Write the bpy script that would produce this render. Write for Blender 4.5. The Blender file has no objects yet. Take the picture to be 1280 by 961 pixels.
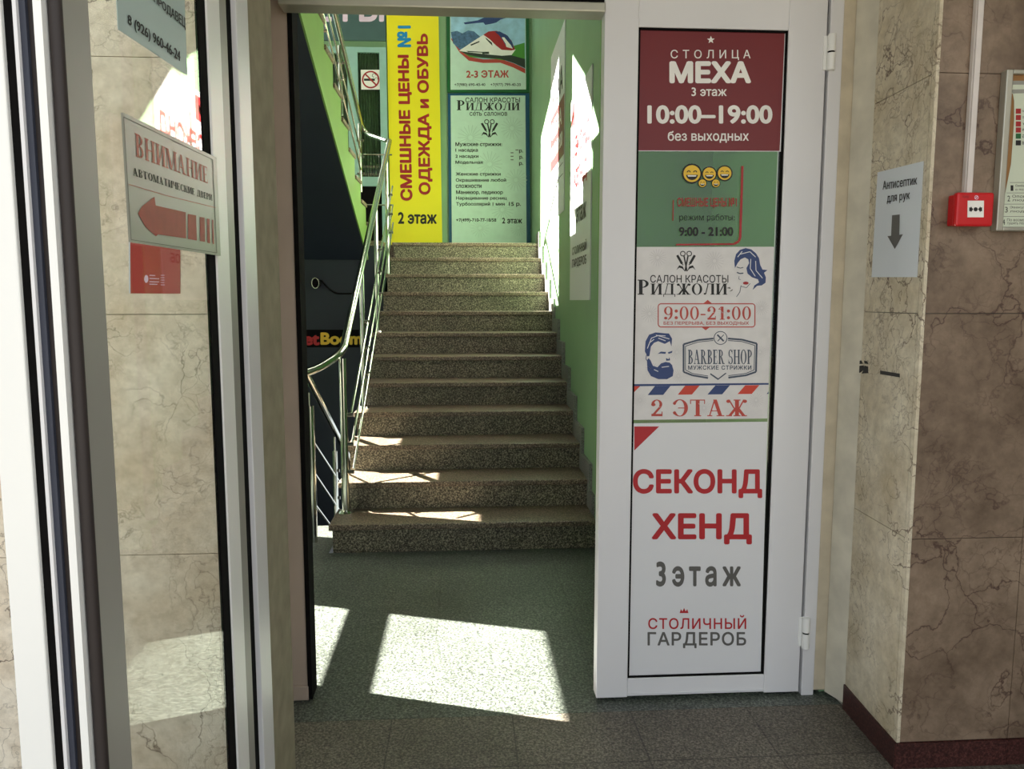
import bpy, bmesh, math, random
from mathutils import Vector, Matrix
from mathutils.geometry import tessellate_polygon, delaunay_2d_cdt
random.seed(4)
C = bpy.context.scene.collection
S = bpy.context.scene
PI = math.pi

# ------------------------------------------------------------ camera
FPX, EYE, YAW, PIT = 950.0, 1.45, math.radians(3.6), math.radians(6.28)
cam_d = bpy.data.cameras.new('camera')
cam = bpy.data.objects.new('camera', cam_d)
C.objects.link(cam)
cam_d.sensor_fit = 'HORIZONTAL'
cam_d.sensor_width = 36.0
cam_d.lens = FPX * 36.0 / 1280.0
cam_d.clip_start = 0.02
cam_d.clip_end = 200
cam.location = (0, 0, EYE)
cam.rotation_euler = (PI / 2 - PIT, 0, -YAW)
S.camera = cam

# ------------------------------------------------------------ light
SKY = 1.4
SUN = 78.0
FILL = 22.0
EXPOSURE = 0.0
SUN_DIR = Vector((1, -0.335, -0.66))
w = bpy.data.worlds.new('sky')
S.world = w
w.use_nodes = True
bg = w.node_tree.nodes['Background']
bg.inputs[0].default_value = (0.88, 0.94, 1.0, 1)
bg.inputs[1].default_value = SKY
sl = bpy.data.lights.new('sun', 'SUN')
sl.energy = SUN
sl.angle = math.radians(0.45)
sl.color = (1.0, 0.95, 0.86)
so = bpy.data.objects.new('sun', sl)
C.objects.link(so)
so.rotation_euler = SUN_DIR.to_track_quat('-Z', 'Y').to_euler()
so.location = (-6, 6, 8)
vs = S.view_settings
vs.view_transform = 'Standard'
vs.look = 'None'
vs.exposure = EXPOSURE
vs.gamma = 1.0
vs.use_curve_mapping = False

# ------------------------------------------------------------ geometry of the place, measured from the photograph
FW = Vector((math.sin(YAW) * math.cos(PIT), math.cos(YAW) * math.cos(PIT), -math.sin(PIT)))
RT = Vector((math.cos(YAW), -math.sin(YAW), 0))
UP = RT.cross(FW)
EYEV = Vector((0, 0, EYE))

def P(x, y, ax, val):
    d = FW + RT * ((x - 640) / FPX) - UP * ((y - 480.5) / FPX)
    return EYEV + d * ((val - EYEV[ax]) / d[ax])

def plane(ax, val):
    return lambda x, y: P(x, y, ax, val)

# ------------------------------------------------------------ materials
def lin(c):
    return tuple((v / 12.92 if v <= 0.04045 else ((v + 0.055) / 1.055) ** 2.4) for v in (c[0] / 255, c[1] / 255, c[2] / 255)) + (1,)

def newmat(name):
    m = bpy.data.materials.new(name)
    m.use_nodes = True
    nt = m.node_tree
    return m, nt, nt.nodes['Principled BSDF']

def N(nt, t, **kw):
    n = nt.nodes.new(t)
    for k, v in kw.items():
        setattr(n, k, v)
    return n

def ramp(nt, stops, interp='LINEAR'):
    r = N(nt, 'ShaderNodeValToRGB')
    r.color_ramp.interpolation = interp
    els = r.color_ramp.elements
    while len(els) < len(stops):
        els.new(0.5)
    for e, (p, c) in zip(els, stops):
        e.position = p
        e.color = c if len(c) == 4 else c + (1,)
    return r

def plain(name, rgb, rough=0.5, metal=0.0, var=0.06, scale=9.0, spec=0.5):
    """paint / plastic / print: one colour with a faint uneven tone"""
    m, nt, b = newmat(name)
    c = lin(rgb)
    tc = N(nt, 'ShaderNodeTexCoord')
    no = N(nt, 'ShaderNodeTexNoise')
    no.inputs['Scale'].default_value = scale
    no.inputs['Detail'].default_value = 4
    nt.links.new(tc.outputs['Object'], no.inputs['Vector'])
    r = ramp(nt, [(0.3, tuple(v * (1 - var) for v in c[:3])), (0.7, tuple(min(1, v * (1 + var)) for v in c[:3]))])
    nt.links.new(no.outputs['Fac'], r.inputs[0])
    nt.links.new(r.outputs[0], b.inputs['Base Color'])
    b.inputs['Roughness'].default_value = rough
    b.inputs['Metallic'].default_value = metal
    b.inputs['Specular IOR Level'].default_value = spec
    return m

def marble(name, c1, c2, vein, vscale=3.0, amount=0.5, rough=0.35, seed=0.0, width=0.016):
    m, nt, b = newmat(name)
    L = nt.links
    tc = N(nt, 'ShaderNodeTexCoord')
    mp = N(nt, 'ShaderNodeMapping')
    mp.inputs['Location'].default_value = (seed, seed * 1.7, seed * 0.6)
    L.new(tc.outputs['Object'], mp.inputs[0])
    cl = N(nt, 'ShaderNodeTexNoise')
    cl.inputs['Scale'].default_value = 4.5
    cl.inputs['Detail'].default_value = 8
    cl.inputs['Roughness'].default_value = 0.62
    L.new(mp.outputs[0], cl.inputs['Vector'])
    base = ramp(nt, [(0.32, lin(c1)), (0.68, lin(c2))])
    L.new(cl.outputs['Fac'], base.inputs[0])
    fi = N(nt, 'ShaderNodeTexNoise')
    fi.inputs['Scale'].default_value = 26.0
    fi.inputs['Detail'].default_value = 8
    fi.inputs['Roughness'].default_value = 0.7
    L.new(mp.outputs[0], fi.inputs['Vector'])
    fr = ramp(nt, [(0.3, (0.76, 0.74, 0.71)), (0.62, (1.08, 1.08, 1.08))])
    L.new(fi.outputs['Fac'], fr.inputs[0])
    fm = N(nt, 'ShaderNodeMixRGB', blend_type='MULTIPLY')
    fm.inputs[0].default_value = 1
    L.new(base.outputs[0], fm.inputs[1])
    L.new(fr.outputs[0], fm.inputs[2])
    wn = N(nt, 'ShaderNodeTexNoise')
    wn.inputs['Scale'].default_value = 5.0
    wn.inputs['Detail'].default_value = 6
    L.new(mp.outputs[0], wn.inputs['Vector'])
    sc = N(nt, 'ShaderNodeVectorMath', operation='SCALE')
    sc.inputs['Scale'].default_value = 0.55
    L.new(wn.outputs['Color'], sc.inputs[0])
    ad = N(nt, 'ShaderNodeVectorMath', operation='ADD')
    L.new(mp.outputs[0], ad.inputs[0])
    L.new(sc.outputs[0], ad.inputs[1])
    col = fm.outputs[0]
    for s, wd, am, msc in ((vscale, width, amount, 2.2), (vscale * 3.1, width * 2.2, amount * 0.55, 5.0)):
        vo = N(nt, 'ShaderNodeTexVoronoi', feature='DISTANCE_TO_EDGE')
        vo.inputs['Scale'].default_value = s
        L.new(ad.outputs[0], vo.inputs['Vector'])
        vr = ramp(nt, [(0.0, (1, 1, 1)), (wd, (0, 0, 0))])
        L.new(vo.outputs['Distance'], vr.inputs[0])
        mk = N(nt, 'ShaderNodeTexNoise')
        mk.inputs['Scale'].default_value = msc
        mk.inputs['Detail'].default_value = 2
        L.new(mp.outputs[0], mk.inputs['Vector'])
        mr = ramp(nt, [(0.42, (0, 0, 0)), (0.58, (am, am, am))])
        L.new(mk.outputs['Fac'], mr.inputs[0])
        mu = N(nt, 'ShaderNodeMath', operation='MULTIPLY')
        L.new(vr.outputs[0], mu.inputs[0])
        L.new(mr.outputs[0], mu.inputs[1])
        mx = N(nt, 'ShaderNodeMixRGB')
        L.new(mu.outputs[0], mx.inputs[0])
        L.new(col, mx.inputs[1])
        mx.inputs[2].default_value = lin(vein)
        col = mx.outputs[0]
    L.new(col, b.inputs['Base Color'])
    b.inputs['Roughness'].default_value = rough
    return m

def granite(name, dark, mid, light, scale=120, rough=0.5, tile=None, loc=(0, 0, 0), joint=0.5, light_at=0.64):
    m, nt, b = newmat(name)
    L = nt.links
    tc = N(nt, 'ShaderNodeTexCoord')
    no = N(nt, 'ShaderNodeTexNoise')
    no.inputs['Scale'].default_value = scale
    no.inputs['Detail'].default_value = 3
    no.inputs['Roughness'].default_value = 0.75
    tilt = N(nt, 'ShaderNodeMapping')
    tilt.inputs['Rotation'].default_value = (0.6, 0.9, 0.4)
    L.new(tc.outputs['Object'], tilt.inputs[0])
    L.new(tilt.outputs[0], no.inputs['Vector'])
    r = ramp(nt, [(0.38, lin(dark)), (0.5, lin(mid)), (light_at, lin(light))])
    L.new(no.outputs['Fac'], r.inputs[0])
    big = N(nt, 'ShaderNodeTexNoise')
    big.inputs['Scale'].default_value = 2.4
    big.inputs['Detail'].default_value = 5
    L.new(tc.outputs['Object'], big.inputs['Vector'])
    br = ramp(nt, [(0.3, (0.74, 0.74, 0.74)), (0.7, (1.12, 1.12, 1.12))])
    L.new(big.outputs['Fac'], br.inputs[0])
    mu = N(nt, 'ShaderNodeMixRGB', blend_type='MULTIPLY')
    mu.inputs[0].default_value = 1
    L.new(r.outputs[0], mu.inputs[1])
    L.new(br.outputs[0], mu.inputs[2])
    col = mu.outputs[0]
    if tile:
        mp = N(nt, 'ShaderNodeMapping')
        mp.inputs['Location'].default_value = loc
        L.new(tc.outputs['Object'], mp.inputs[0])
        bk = N(nt, 'ShaderNodeTexBrick', offset=0.0, squash=1.0)
        bk.inputs['Scale'].default_value = 1
        bk.inputs['Brick Width'].default_value = tile[0]
        bk.inputs['Row Height'].default_value = tile[1]
        bk.inputs['Mortar Size'].default_value = 0.003
        bk.inputs['Mortar Smooth'].default_value = 0.1
        bk.inputs['Bias'].default_value = 0
        bk.inputs['Color1'].default_value = (1, 1, 1, 1)
        bk.inputs['Color2'].default_value = (0.86, 0.86, 0.86, 1)
        bk.inputs['Mortar'].default_value = (joint, joint, joint, 1)
        L.new(mp.outputs[0], bk.inputs['Vector'])
        m2 = N(nt, 'ShaderNodeMixRGB', blend_type='MULTIPLY')
        m2.inputs[0].default_value = 1
        L.new(col, m2.inputs[1])
        L.new(bk.outputs['Color'], m2.inputs[2])
        col = m2.outputs[0]
    L.new(col, b.inputs['Base Color'])
    b.inputs['Roughness'].default_value = rough
    return m

def glass(name, tint, refl=1.0, rough=0.0):
    """thin clear pane: see-through with a Fresnel reflection"""
    m, nt, b = newmat(name)
    nt.nodes.remove(b)
    out = nt.nodes['Material Output']
    tr = N(nt, 'ShaderNodeBsdfTransparent')
    tr.inputs[0].default_value = tint + (1,)
    gl = N(nt, 'ShaderNodeBsdfGlossy')
    gl.inputs['Roughness'].default_value = rough
    fr = N(nt, 'ShaderNodeLayerWeight')
    fr.inputs['Blend'].default_value = 0.5
    pw = N(nt, 'ShaderNodeMath', operation='POWER')
    pw.inputs[1].default_value = 5.0
    nt.links.new(fr.outputs['Facing'], pw.inputs[0])
    mu = N(nt, 'ShaderNodeMath', operation='MULTIPLY_ADD')
    mu.inputs[1].default_value = 0.95 * refl
    mu.inputs[2].default_value = 0.045 * refl
    mx = N(nt, 'ShaderNodeMixShader')
    nt.links.new(pw.outputs[0], mu.inputs[0])
    nt.links.new(mu.outputs[0], mx.inputs[0])
    nt.links.new(tr.outputs[0], mx.inputs[1])
    nt.links.new(gl.outputs[0], mx.inputs[2])
    nt.links.new(mx.outputs[0], out.inputs[0])
    return m

M = dict(
    marble_light=marble('beige_marble', (226, 208, 182), (250, 240, 220), (92, 68, 50), 3.2, 0.95, 0.4, 0.0, 0.014),
    marble_cream=marble('cream_marble', (186, 172, 142), (222, 214, 192), (82, 56, 40), 5.0, 1.0, 0.45, 3.3, 0.024),
    marble_brown=marble('brown_marble', (100, 82, 66), (146, 126, 106), (60, 34, 28), 3.6, 0.85, 0.4, 7.7, 0.02),
    red_stone=granite('dark_red_granite', (44, 22, 21), (66, 34, 31), (98, 60, 55), 130, 0.35),
    floor_in=granite('grey_green_granite', (42, 46, 43), (80, 86, 79), (132, 138, 127), 110, 0.42, (0.62, 0.62), (0.13, 0.22, 0), 0.6),
    floor_out=granite('grey_porch_granite', (66, 61, 53), (100, 94, 83), (142, 135, 121), 125, 0.55, (0.42, 0.3), (0.26, 0.165, 0), 0.5),
    tread=granite('brown_tread_granite', (52, 42, 32), (104, 90, 74), (168, 152, 130), 115, 0.42),
    riser=granite('grey_riser_granite', (36, 33, 26), (92, 86, 70), (176, 168, 144), 105, 0.5),
    skirting=granite('grey_skirting_stone', (96, 96, 92), (128, 128, 124), (152, 152, 148), 120, 0.5),
    green=plain('green_wall_paint', (132, 168, 126), 0.45, 0, 0.05, 3.0),
    green_shade=plain('shaded_green_paint', (92, 116, 66), 0.5, 0, 0.08, 5.0),
    green_side=plain('lime_green_paint', (106, 140, 70), 0.5, 0, 0.06, 4.0),
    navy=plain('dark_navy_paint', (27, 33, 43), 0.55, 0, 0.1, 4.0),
    black=plain('black_rubber', (18, 17, 17), 0.9, 0, 0.2, 30, 0.08),
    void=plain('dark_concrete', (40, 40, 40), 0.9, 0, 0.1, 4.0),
    white=plain('white_powder_coat', (222, 221, 222), 0.35, 0, 0.02, 3.0),
    white_b=plain('bright_white_profile', (240, 240, 236), 0.35, 0, 0.02, 3.0),
    grey_shade=plain('shaded_profile_side', (150, 148, 140), 0.4, 0, 0.04, 5.0),
    blue_gasket=plain('dark_blue_gasket', (52, 56, 70), 0.6),
    brown_gasket=plain('dark_brown_gasket', (44, 36, 34), 0.6),
    beige_tr=plain('beige_plaster', (196, 184, 160), 0.85, 0, 0.12, 14),
    plaster=plain('pale_plaster', (208, 202, 184), 0.9, 0, 0.12, 10),
    plaster_grn=plain('greenish_old_plaster', (142, 134, 112), 0.9, 0, 0.16, 16),
    jamb=plain('pinkish_beige_jamb', (176, 160, 146), 0.6, 0, 0.05, 6),
    alu=plain('brushed_aluminium', (186, 184, 170), 0.35, 0.6, 0.06, 8),
    steel=plain('polished_steel_tube', (205, 208, 196), 0.16, 1.0, 0.05, 12),
    steel_d=plain('dull_steel_clamp', (120, 122, 114), 0.3, 1.0, 0.08, 40),
    ceil=plain('white_ceiling_paint', (225, 228, 220), 0.9),
    outer=plain('grey_facade_render', (150, 146, 138), 0.9),
    paper=plain('white_paper', (214, 220, 226), 0.8, 0, 0.015, 6),
    ink=plain('black_ink', (26, 25, 25), 0.6),
    ink_g=plain('grey_ink', (92, 90, 86), 0.6),
    maroon=plain('maroon_print', (112, 20, 24), 0.45, 0, 0.03, 3),
    pvc=plain('white_print_film', (220, 220, 221), 0.4, 0, 0.015, 3),
    pvc_pat=plain('pale_patterned_film', (216, 213, 210), 0.45, 0, 0.05, 24),
    red=plain('red_print', (176, 26, 34), 0.5),
    red_dk=plain('dark_red_print', (160, 28, 30), 0.5),
    red_or=plain('red_orange_print', (200, 62, 42), 0.5),
    brick_red=plain('brick_red_print', (182, 66, 54), 0.5),
    navy_p=plain('navy_print', (40, 62, 112), 0.5),
    slate_p=plain('slate_print', (62, 74, 92), 0.5),
    white_p=plain('white_print', (236, 234, 228), 0.5),
    yellow=plain('yellow_banner_film', (238, 222, 22), 0.5, 0, 0.02, 3),
    cyan=plain('blue_print', (20, 130, 190), 0.5),
    frame_g=plain('dark_green_frame', (18, 92, 44), 0.4),
    frame_b=plain('dark_blue_frame', (22, 78, 110), 0.4),
    mint=plain('pale_mint_film', (196, 222, 206), 0.45, 0, 0.04, 14),
    teal_fr=plain('pale_teal_frame', (146, 182, 174), 0.4),
    teal_dk=plain('dark_teal_panel', (66, 92, 92), 0.5),
    pink_l=plain('pale_pink_letter', (226, 200, 222), 0.5),
    curtain=plain('dark_green_drape', (66, 84, 62), 0.8, 0, 0.2, 30),
    smoke_w=plain('white_sticker', (236, 236, 230), 0.5),
    sky_p=plain('pale_sky_print', (150, 190, 214), 0.5, 0, 0.2, 9),
    sky_d=plain('deep_sky_print', (62, 112, 180), 0.5),
    mount=plain('blue_mountain_print', (72, 104, 138), 0.5, 0, 0.4, 40),
    grass_p=plain('grass_print', (72, 140, 48), 0.5),
    dark_p=plain('dark_print', (40, 52, 42), 0.5),
    smile=plain('yellow_sticker', (232, 190, 50), 0.5),
    alarm=plain('red_plastic', (196, 18, 26), 0.3),
    conduit=plain('white_plastic_trunking', (214, 206, 200), 0.45),
    board=plain('brown_board', (150, 108, 62), 0.7),
    plan=plain('pale_green_paper', (204, 212, 190), 0.6, 0, 0.02, 6),
    sign_g=plain('grey_white_acrylic', (150, 150, 137), 0.35, 0, 0.02, 4),
    sign_t=plain('pale_teal_film', (170, 190, 186), 0.45, 0, 0.03, 5),
    faded=plain('faded_red_print', (172, 96, 82), 0.5, 0, 0.2, 40),
    arrow_r=plain('worn_red_print', (150, 48, 38), 0.5, 0, 0.12, 40),
    red_post=plain('red_paper', (170, 36, 26), 0.5),
    glass_r=glass('clear_door_glass', (0.94, 0.98, 0.93), 0.8),
    glass_l=glass('greenish_leaf_glass', (0.94, 0.95, 0.92), 1.0),
)

# ------------------------------------------------------------ mesh helpers
class MB:
    def __init__(s):
        s.v, s.f = [], []
    def add(s, vs, fs):
        o = len(s.v)
        s.v += [Vector(v) for v in vs]
        s.f += [tuple(i + o for i in f) for f in fs]
        return s
    def box(s, x0, x1, y0, y1, z0, z1):
        vs = [(x, y, z) for z in (z0, z1) for y in (y0, y1) for x in (x0, x1)]
        return s.add(vs, [(0, 2, 3, 1), (4, 5, 7, 6), (0, 1, 5, 4), (2, 6, 7, 3), (0, 4, 6, 2), (1, 3, 7, 5)])
    def prism(s, pts, off):
        """closed polygon of 3D points pushed along off"""
        off = Vector(off)
        pts = [Vector(p) for p in pts]
        n = len(pts)
        tri = tessellate_polygon([pts])
        o = [p + off for p in pts]
        fs = [t for t in tri] + [tuple(i + n for i in reversed(t)) for t in tri]
        fs += [(i, (i + 1) % n, (i + 1) % n + n, i + n) for i in range(n)]
        return s.add(pts + o, fs)
    def flat(s, pts):
        pts = [Vector(p) for p in pts]
        return s.add(pts, list(tessellate_polygon([pts])))
    def tube(s, pts, r, seg=14, cap=True):
        pts = [Vector(p) for p in pts]
        rings = []
        prev = None
        for i, p in enumerate(pts):
            t = (pts[min(i + 1, len(pts) - 1)] - pts[max(i - 1, 0)]).normalized()
            a = prev if prev else (Vector((0, 0, 1)) if abs(t.z) < 0.9 else Vector((1, 0, 0)))
            u = (a - t * a.dot(t)).normalized()
            prev = u
            q = t.cross(u)
            rr = r[i] if isinstance(r, (list, tuple)) else r
            rings.append([p + (u * math.cos(2 * PI * k / seg) + q * math.sin(2 * PI * k / seg)) * rr for k in range(seg)])
        vs = [v for ring in rings for v in ring]
        fs = []
        for i in range(len(pts) - 1):
            for k in range(seg):
                fs.append((i * seg + k, i * seg + (k + 1) % seg, (i + 1) * seg + (k + 1) % seg, (i + 1) * seg + k))
        if cap:
            fs.append(tuple(reversed(range(seg))))
            fs.append(tuple((len(pts) - 1) * seg + k for k in range(seg)))
        return s.add(vs, fs)
    def build(s, name, mat, parent=None, smooth=False, bevel=0.0):
        me = bpy.data.meshes.new(name)
        me.from_pydata([tuple(v) for v in s.v], [], s.f)
        bm = bmesh.new()
        bm.from_mesh(me)
        bmesh.ops.recalc_face_normals(bm, faces=bm.faces)
        bm.to_mesh(me)
        bm.free()
        o = bpy.data.objects.new(name, me)
        C.objects.link(o)
        if mat:
            me.materials.append(mat if not isinstance(mat, str) else M[mat])
        if smooth:
            for p in me.polygons:
                p.use_smooth = True
            mod = o.modifiers.new('split', 'EDGE_SPLIT')
            mod.split_angle = math.radians(40)
        if bevel:
            b = o.modifiers.new('bevel', 'BEVEL')
            b.width = bevel
            b.segments = 2
            b.limit_method = 'ANGLE'
        if parent is not None:
            o.parent = parent
            o.matrix_parent_inverse = Matrix.Translation(parent.location).inverted()
        return o

def thing(name, label, cat, loc, group=None):
    o = bpy.data.objects.new(name, None)
    o.empty_display_size = 0.1
    o.location = loc
    C.objects.link(o)
    o['label'] = label
    o['category'] = cat
    if group:
        o['group'] = group
    return o

def tag(o, label, cat, group=None):
    o['label'] = label
    o['category'] = cat
    if group:
        o['group'] = group
    return o

def struct(o):
    o['kind'] = 'structure'
    return o

def sroot(name, loc):
    o = bpy.data.objects.new(name, None)
    o.location = loc
    C.objects.link(o)
    return struct(o)

def box(name, mat, x0, x1, y0, y1, z0, z1, parent=None, bevel=0.0):
    return MB().box(x0, x1, y0, y1, z0, z1).build(name, mat, parent, False, bevel)

# ------------------------------------------------------------ flat prints on a plane: f(px, py) gives the point on that plane
class Sheet:
    """a face of the place (axis, value) with layers a fraction of a millimetre apart; sgn: towards the viewer"""
    def __init__(s, ax, val, sgn, step=0.0008):
        s.ax, s.val, s.sgn, s.step = ax, val, sgn, step
    def at(s, x, y, layer=0):
        p = P(x, y, s.ax, s.val)
        p[s.ax] += s.sgn * s.step * layer
        return p
    def poly(s, pts, layer, name, mat, parent):
        return MB().flat([s.at(x, y, layer) for x, y in pts]).build(name, mat, parent)
    def polys(s, many, layer, name, mat, parent):
        mb = MB()
        for j, pts in enumerate(many):
            mb.flat([s.at(x, y, layer + 0.03 * (j % 12)) for x, y in pts])
        return mb.build(name, mat, parent)
    def plate(s, pts, thick, name, mat, parent=None):
        off = Vector((0, 0, 0))
        off[s.ax] = s.sgn * thick
        return MB().prism([s.at(x, y, 0) for x, y in pts], off).build(name, mat, parent)
    def text(s, string, quad, layer, mat, parent, bold=0.0, space=1.0, serif=False, name='lettering', small=None, rot=0):
        polys = serif_text(string, small) if serif else sans_text(string, bold, space)
        vs, fs = polys
        x0 = min(v[0] for v in vs); x1 = max(v[0] for v in vs)
        y0 = min(v[1] for v in vs); y1 = max(v[1] for v in vs)
        q = [(quad[0], quad[1]), (quad[2], quad[1]), (quad[2], quad[3]), (quad[0], quad[3])] if len(quad) == 4 and not isinstance(quad[0], tuple) else list(quad)
        tl, tr, br, bl = [s.at(a, b, layer) for a, b in q]
        out = []
        for v in vs:
            u = (v[0] - x0) / (x1 - x0 or 1)
            t = (v[1] - y0) / (y1 - y0 or 1)
            p = (bl * (1 - u) + br * u) * (1 - t) + (tl * (1 - u) + tr * u) * t
            p[s.ax] += s.sgn * v[2]
            out.append(p)
        return MB().add(out, fs).build(name, mat, parent)

_cache = {}
def sans_text(string, bold, space):
    """sans-serif line: every outline filled on its own with the counters cut out of it"""
    key = (string, bold, space)
    if key in _cache:
        return _cache[key]
    cu = bpy.data.curves.new('t', 'FONT')
    cu.body = string
    cu.space_character = space
    ob = bpy.data.objects.new('t', cu)
    C.objects.link(ob)
    dg = bpy.context.evaluated_depsgraph_get()
    ev = ob.evaluated_get(dg)
    oc = ev.to_curve(dg)
    loops = []
    for sp in oc.splines:
        pts, n = [], len(sp.bezier_points)
        for i in range(n):
            a, b = sp.bezier_points[i], sp.bezier_points[(i + 1) % n]
            p0, p1, p2, p3 = a.co, a.handle_right, b.handle_left, b.co
            straight = abs((p1 - p0).cross(p3 - p0).z) < 1e-6 and abs((p2 - p0).cross(p3 - p0).z) < 1e-6
            for k in range(1 if straight else 5):
                t = k / 5
                q = p0 * (1 - t) ** 3 + p1 * 3 * t * (1 - t) ** 2 + p2 * 3 * t * t * (1 - t) + p3 * t ** 3
                if not pts or (q - pts[-1]).length > 1e-5:
                    pts.append(q.copy())
        if len(pts) > 2:
            loops.append([(p.x, p.y) for p in pts])
    ev.to_curve_clear()
    bpy.data.objects.remove(ob)
    bpy.data.curves.remove(cu)
    pv, pe = [], []
    for l in loops:
        o, n = len(pv), len(l)
        pv += [Vector(p) for p in l]
        pe += [(o + i, o + (i + 1) % n) for i in range(n)]
    cv, _, cf, _, _, _ = delaunay_2d_cdt(pv, pe, [], 0, 1e-6)
    boxes = [(min(p[0] for p in l), max(p[0] for p in l)) for l in loops]
    def winding(x, y):
        n = 0
        for (bx0, bx1), l in zip(boxes, loops):
            if bx0 <= x <= bx1:
                for (ax, ay), (bx, by) in zip(l, l[1:] + l[:1]):
                    if (ay > y) != (by > y) and x < (bx - ax) * (y - ay) / (by - ay) + ax:
                        n += 1 if by > ay else -1
        return n
    vs = [(v[0], v[1], 0) for v in cv]
    fs = [tuple(f) for f in cf if winding(sum(cv[i][0] for i in f) / len(f), sum(cv[i][1] for i in f) / len(f))]
    if bold > 0:                      # heavier weight: the outline spread a little in eight directions
        v0, f0 = list(vs), list(fs)
        for k in range(8):
            dx, dy = bold * math.cos(k * PI / 4), bold * math.sin(k * PI / 4)
            o = len(vs)
            vs += [(v[0] + dx, v[1] + dy, v[2] + 0.00008 * (k + 1)) for v in v0]
            fs += [tuple(i + o for i in f) for f in f0]
    _cache[key] = (vs, fs)
    return _cache[key]

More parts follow.
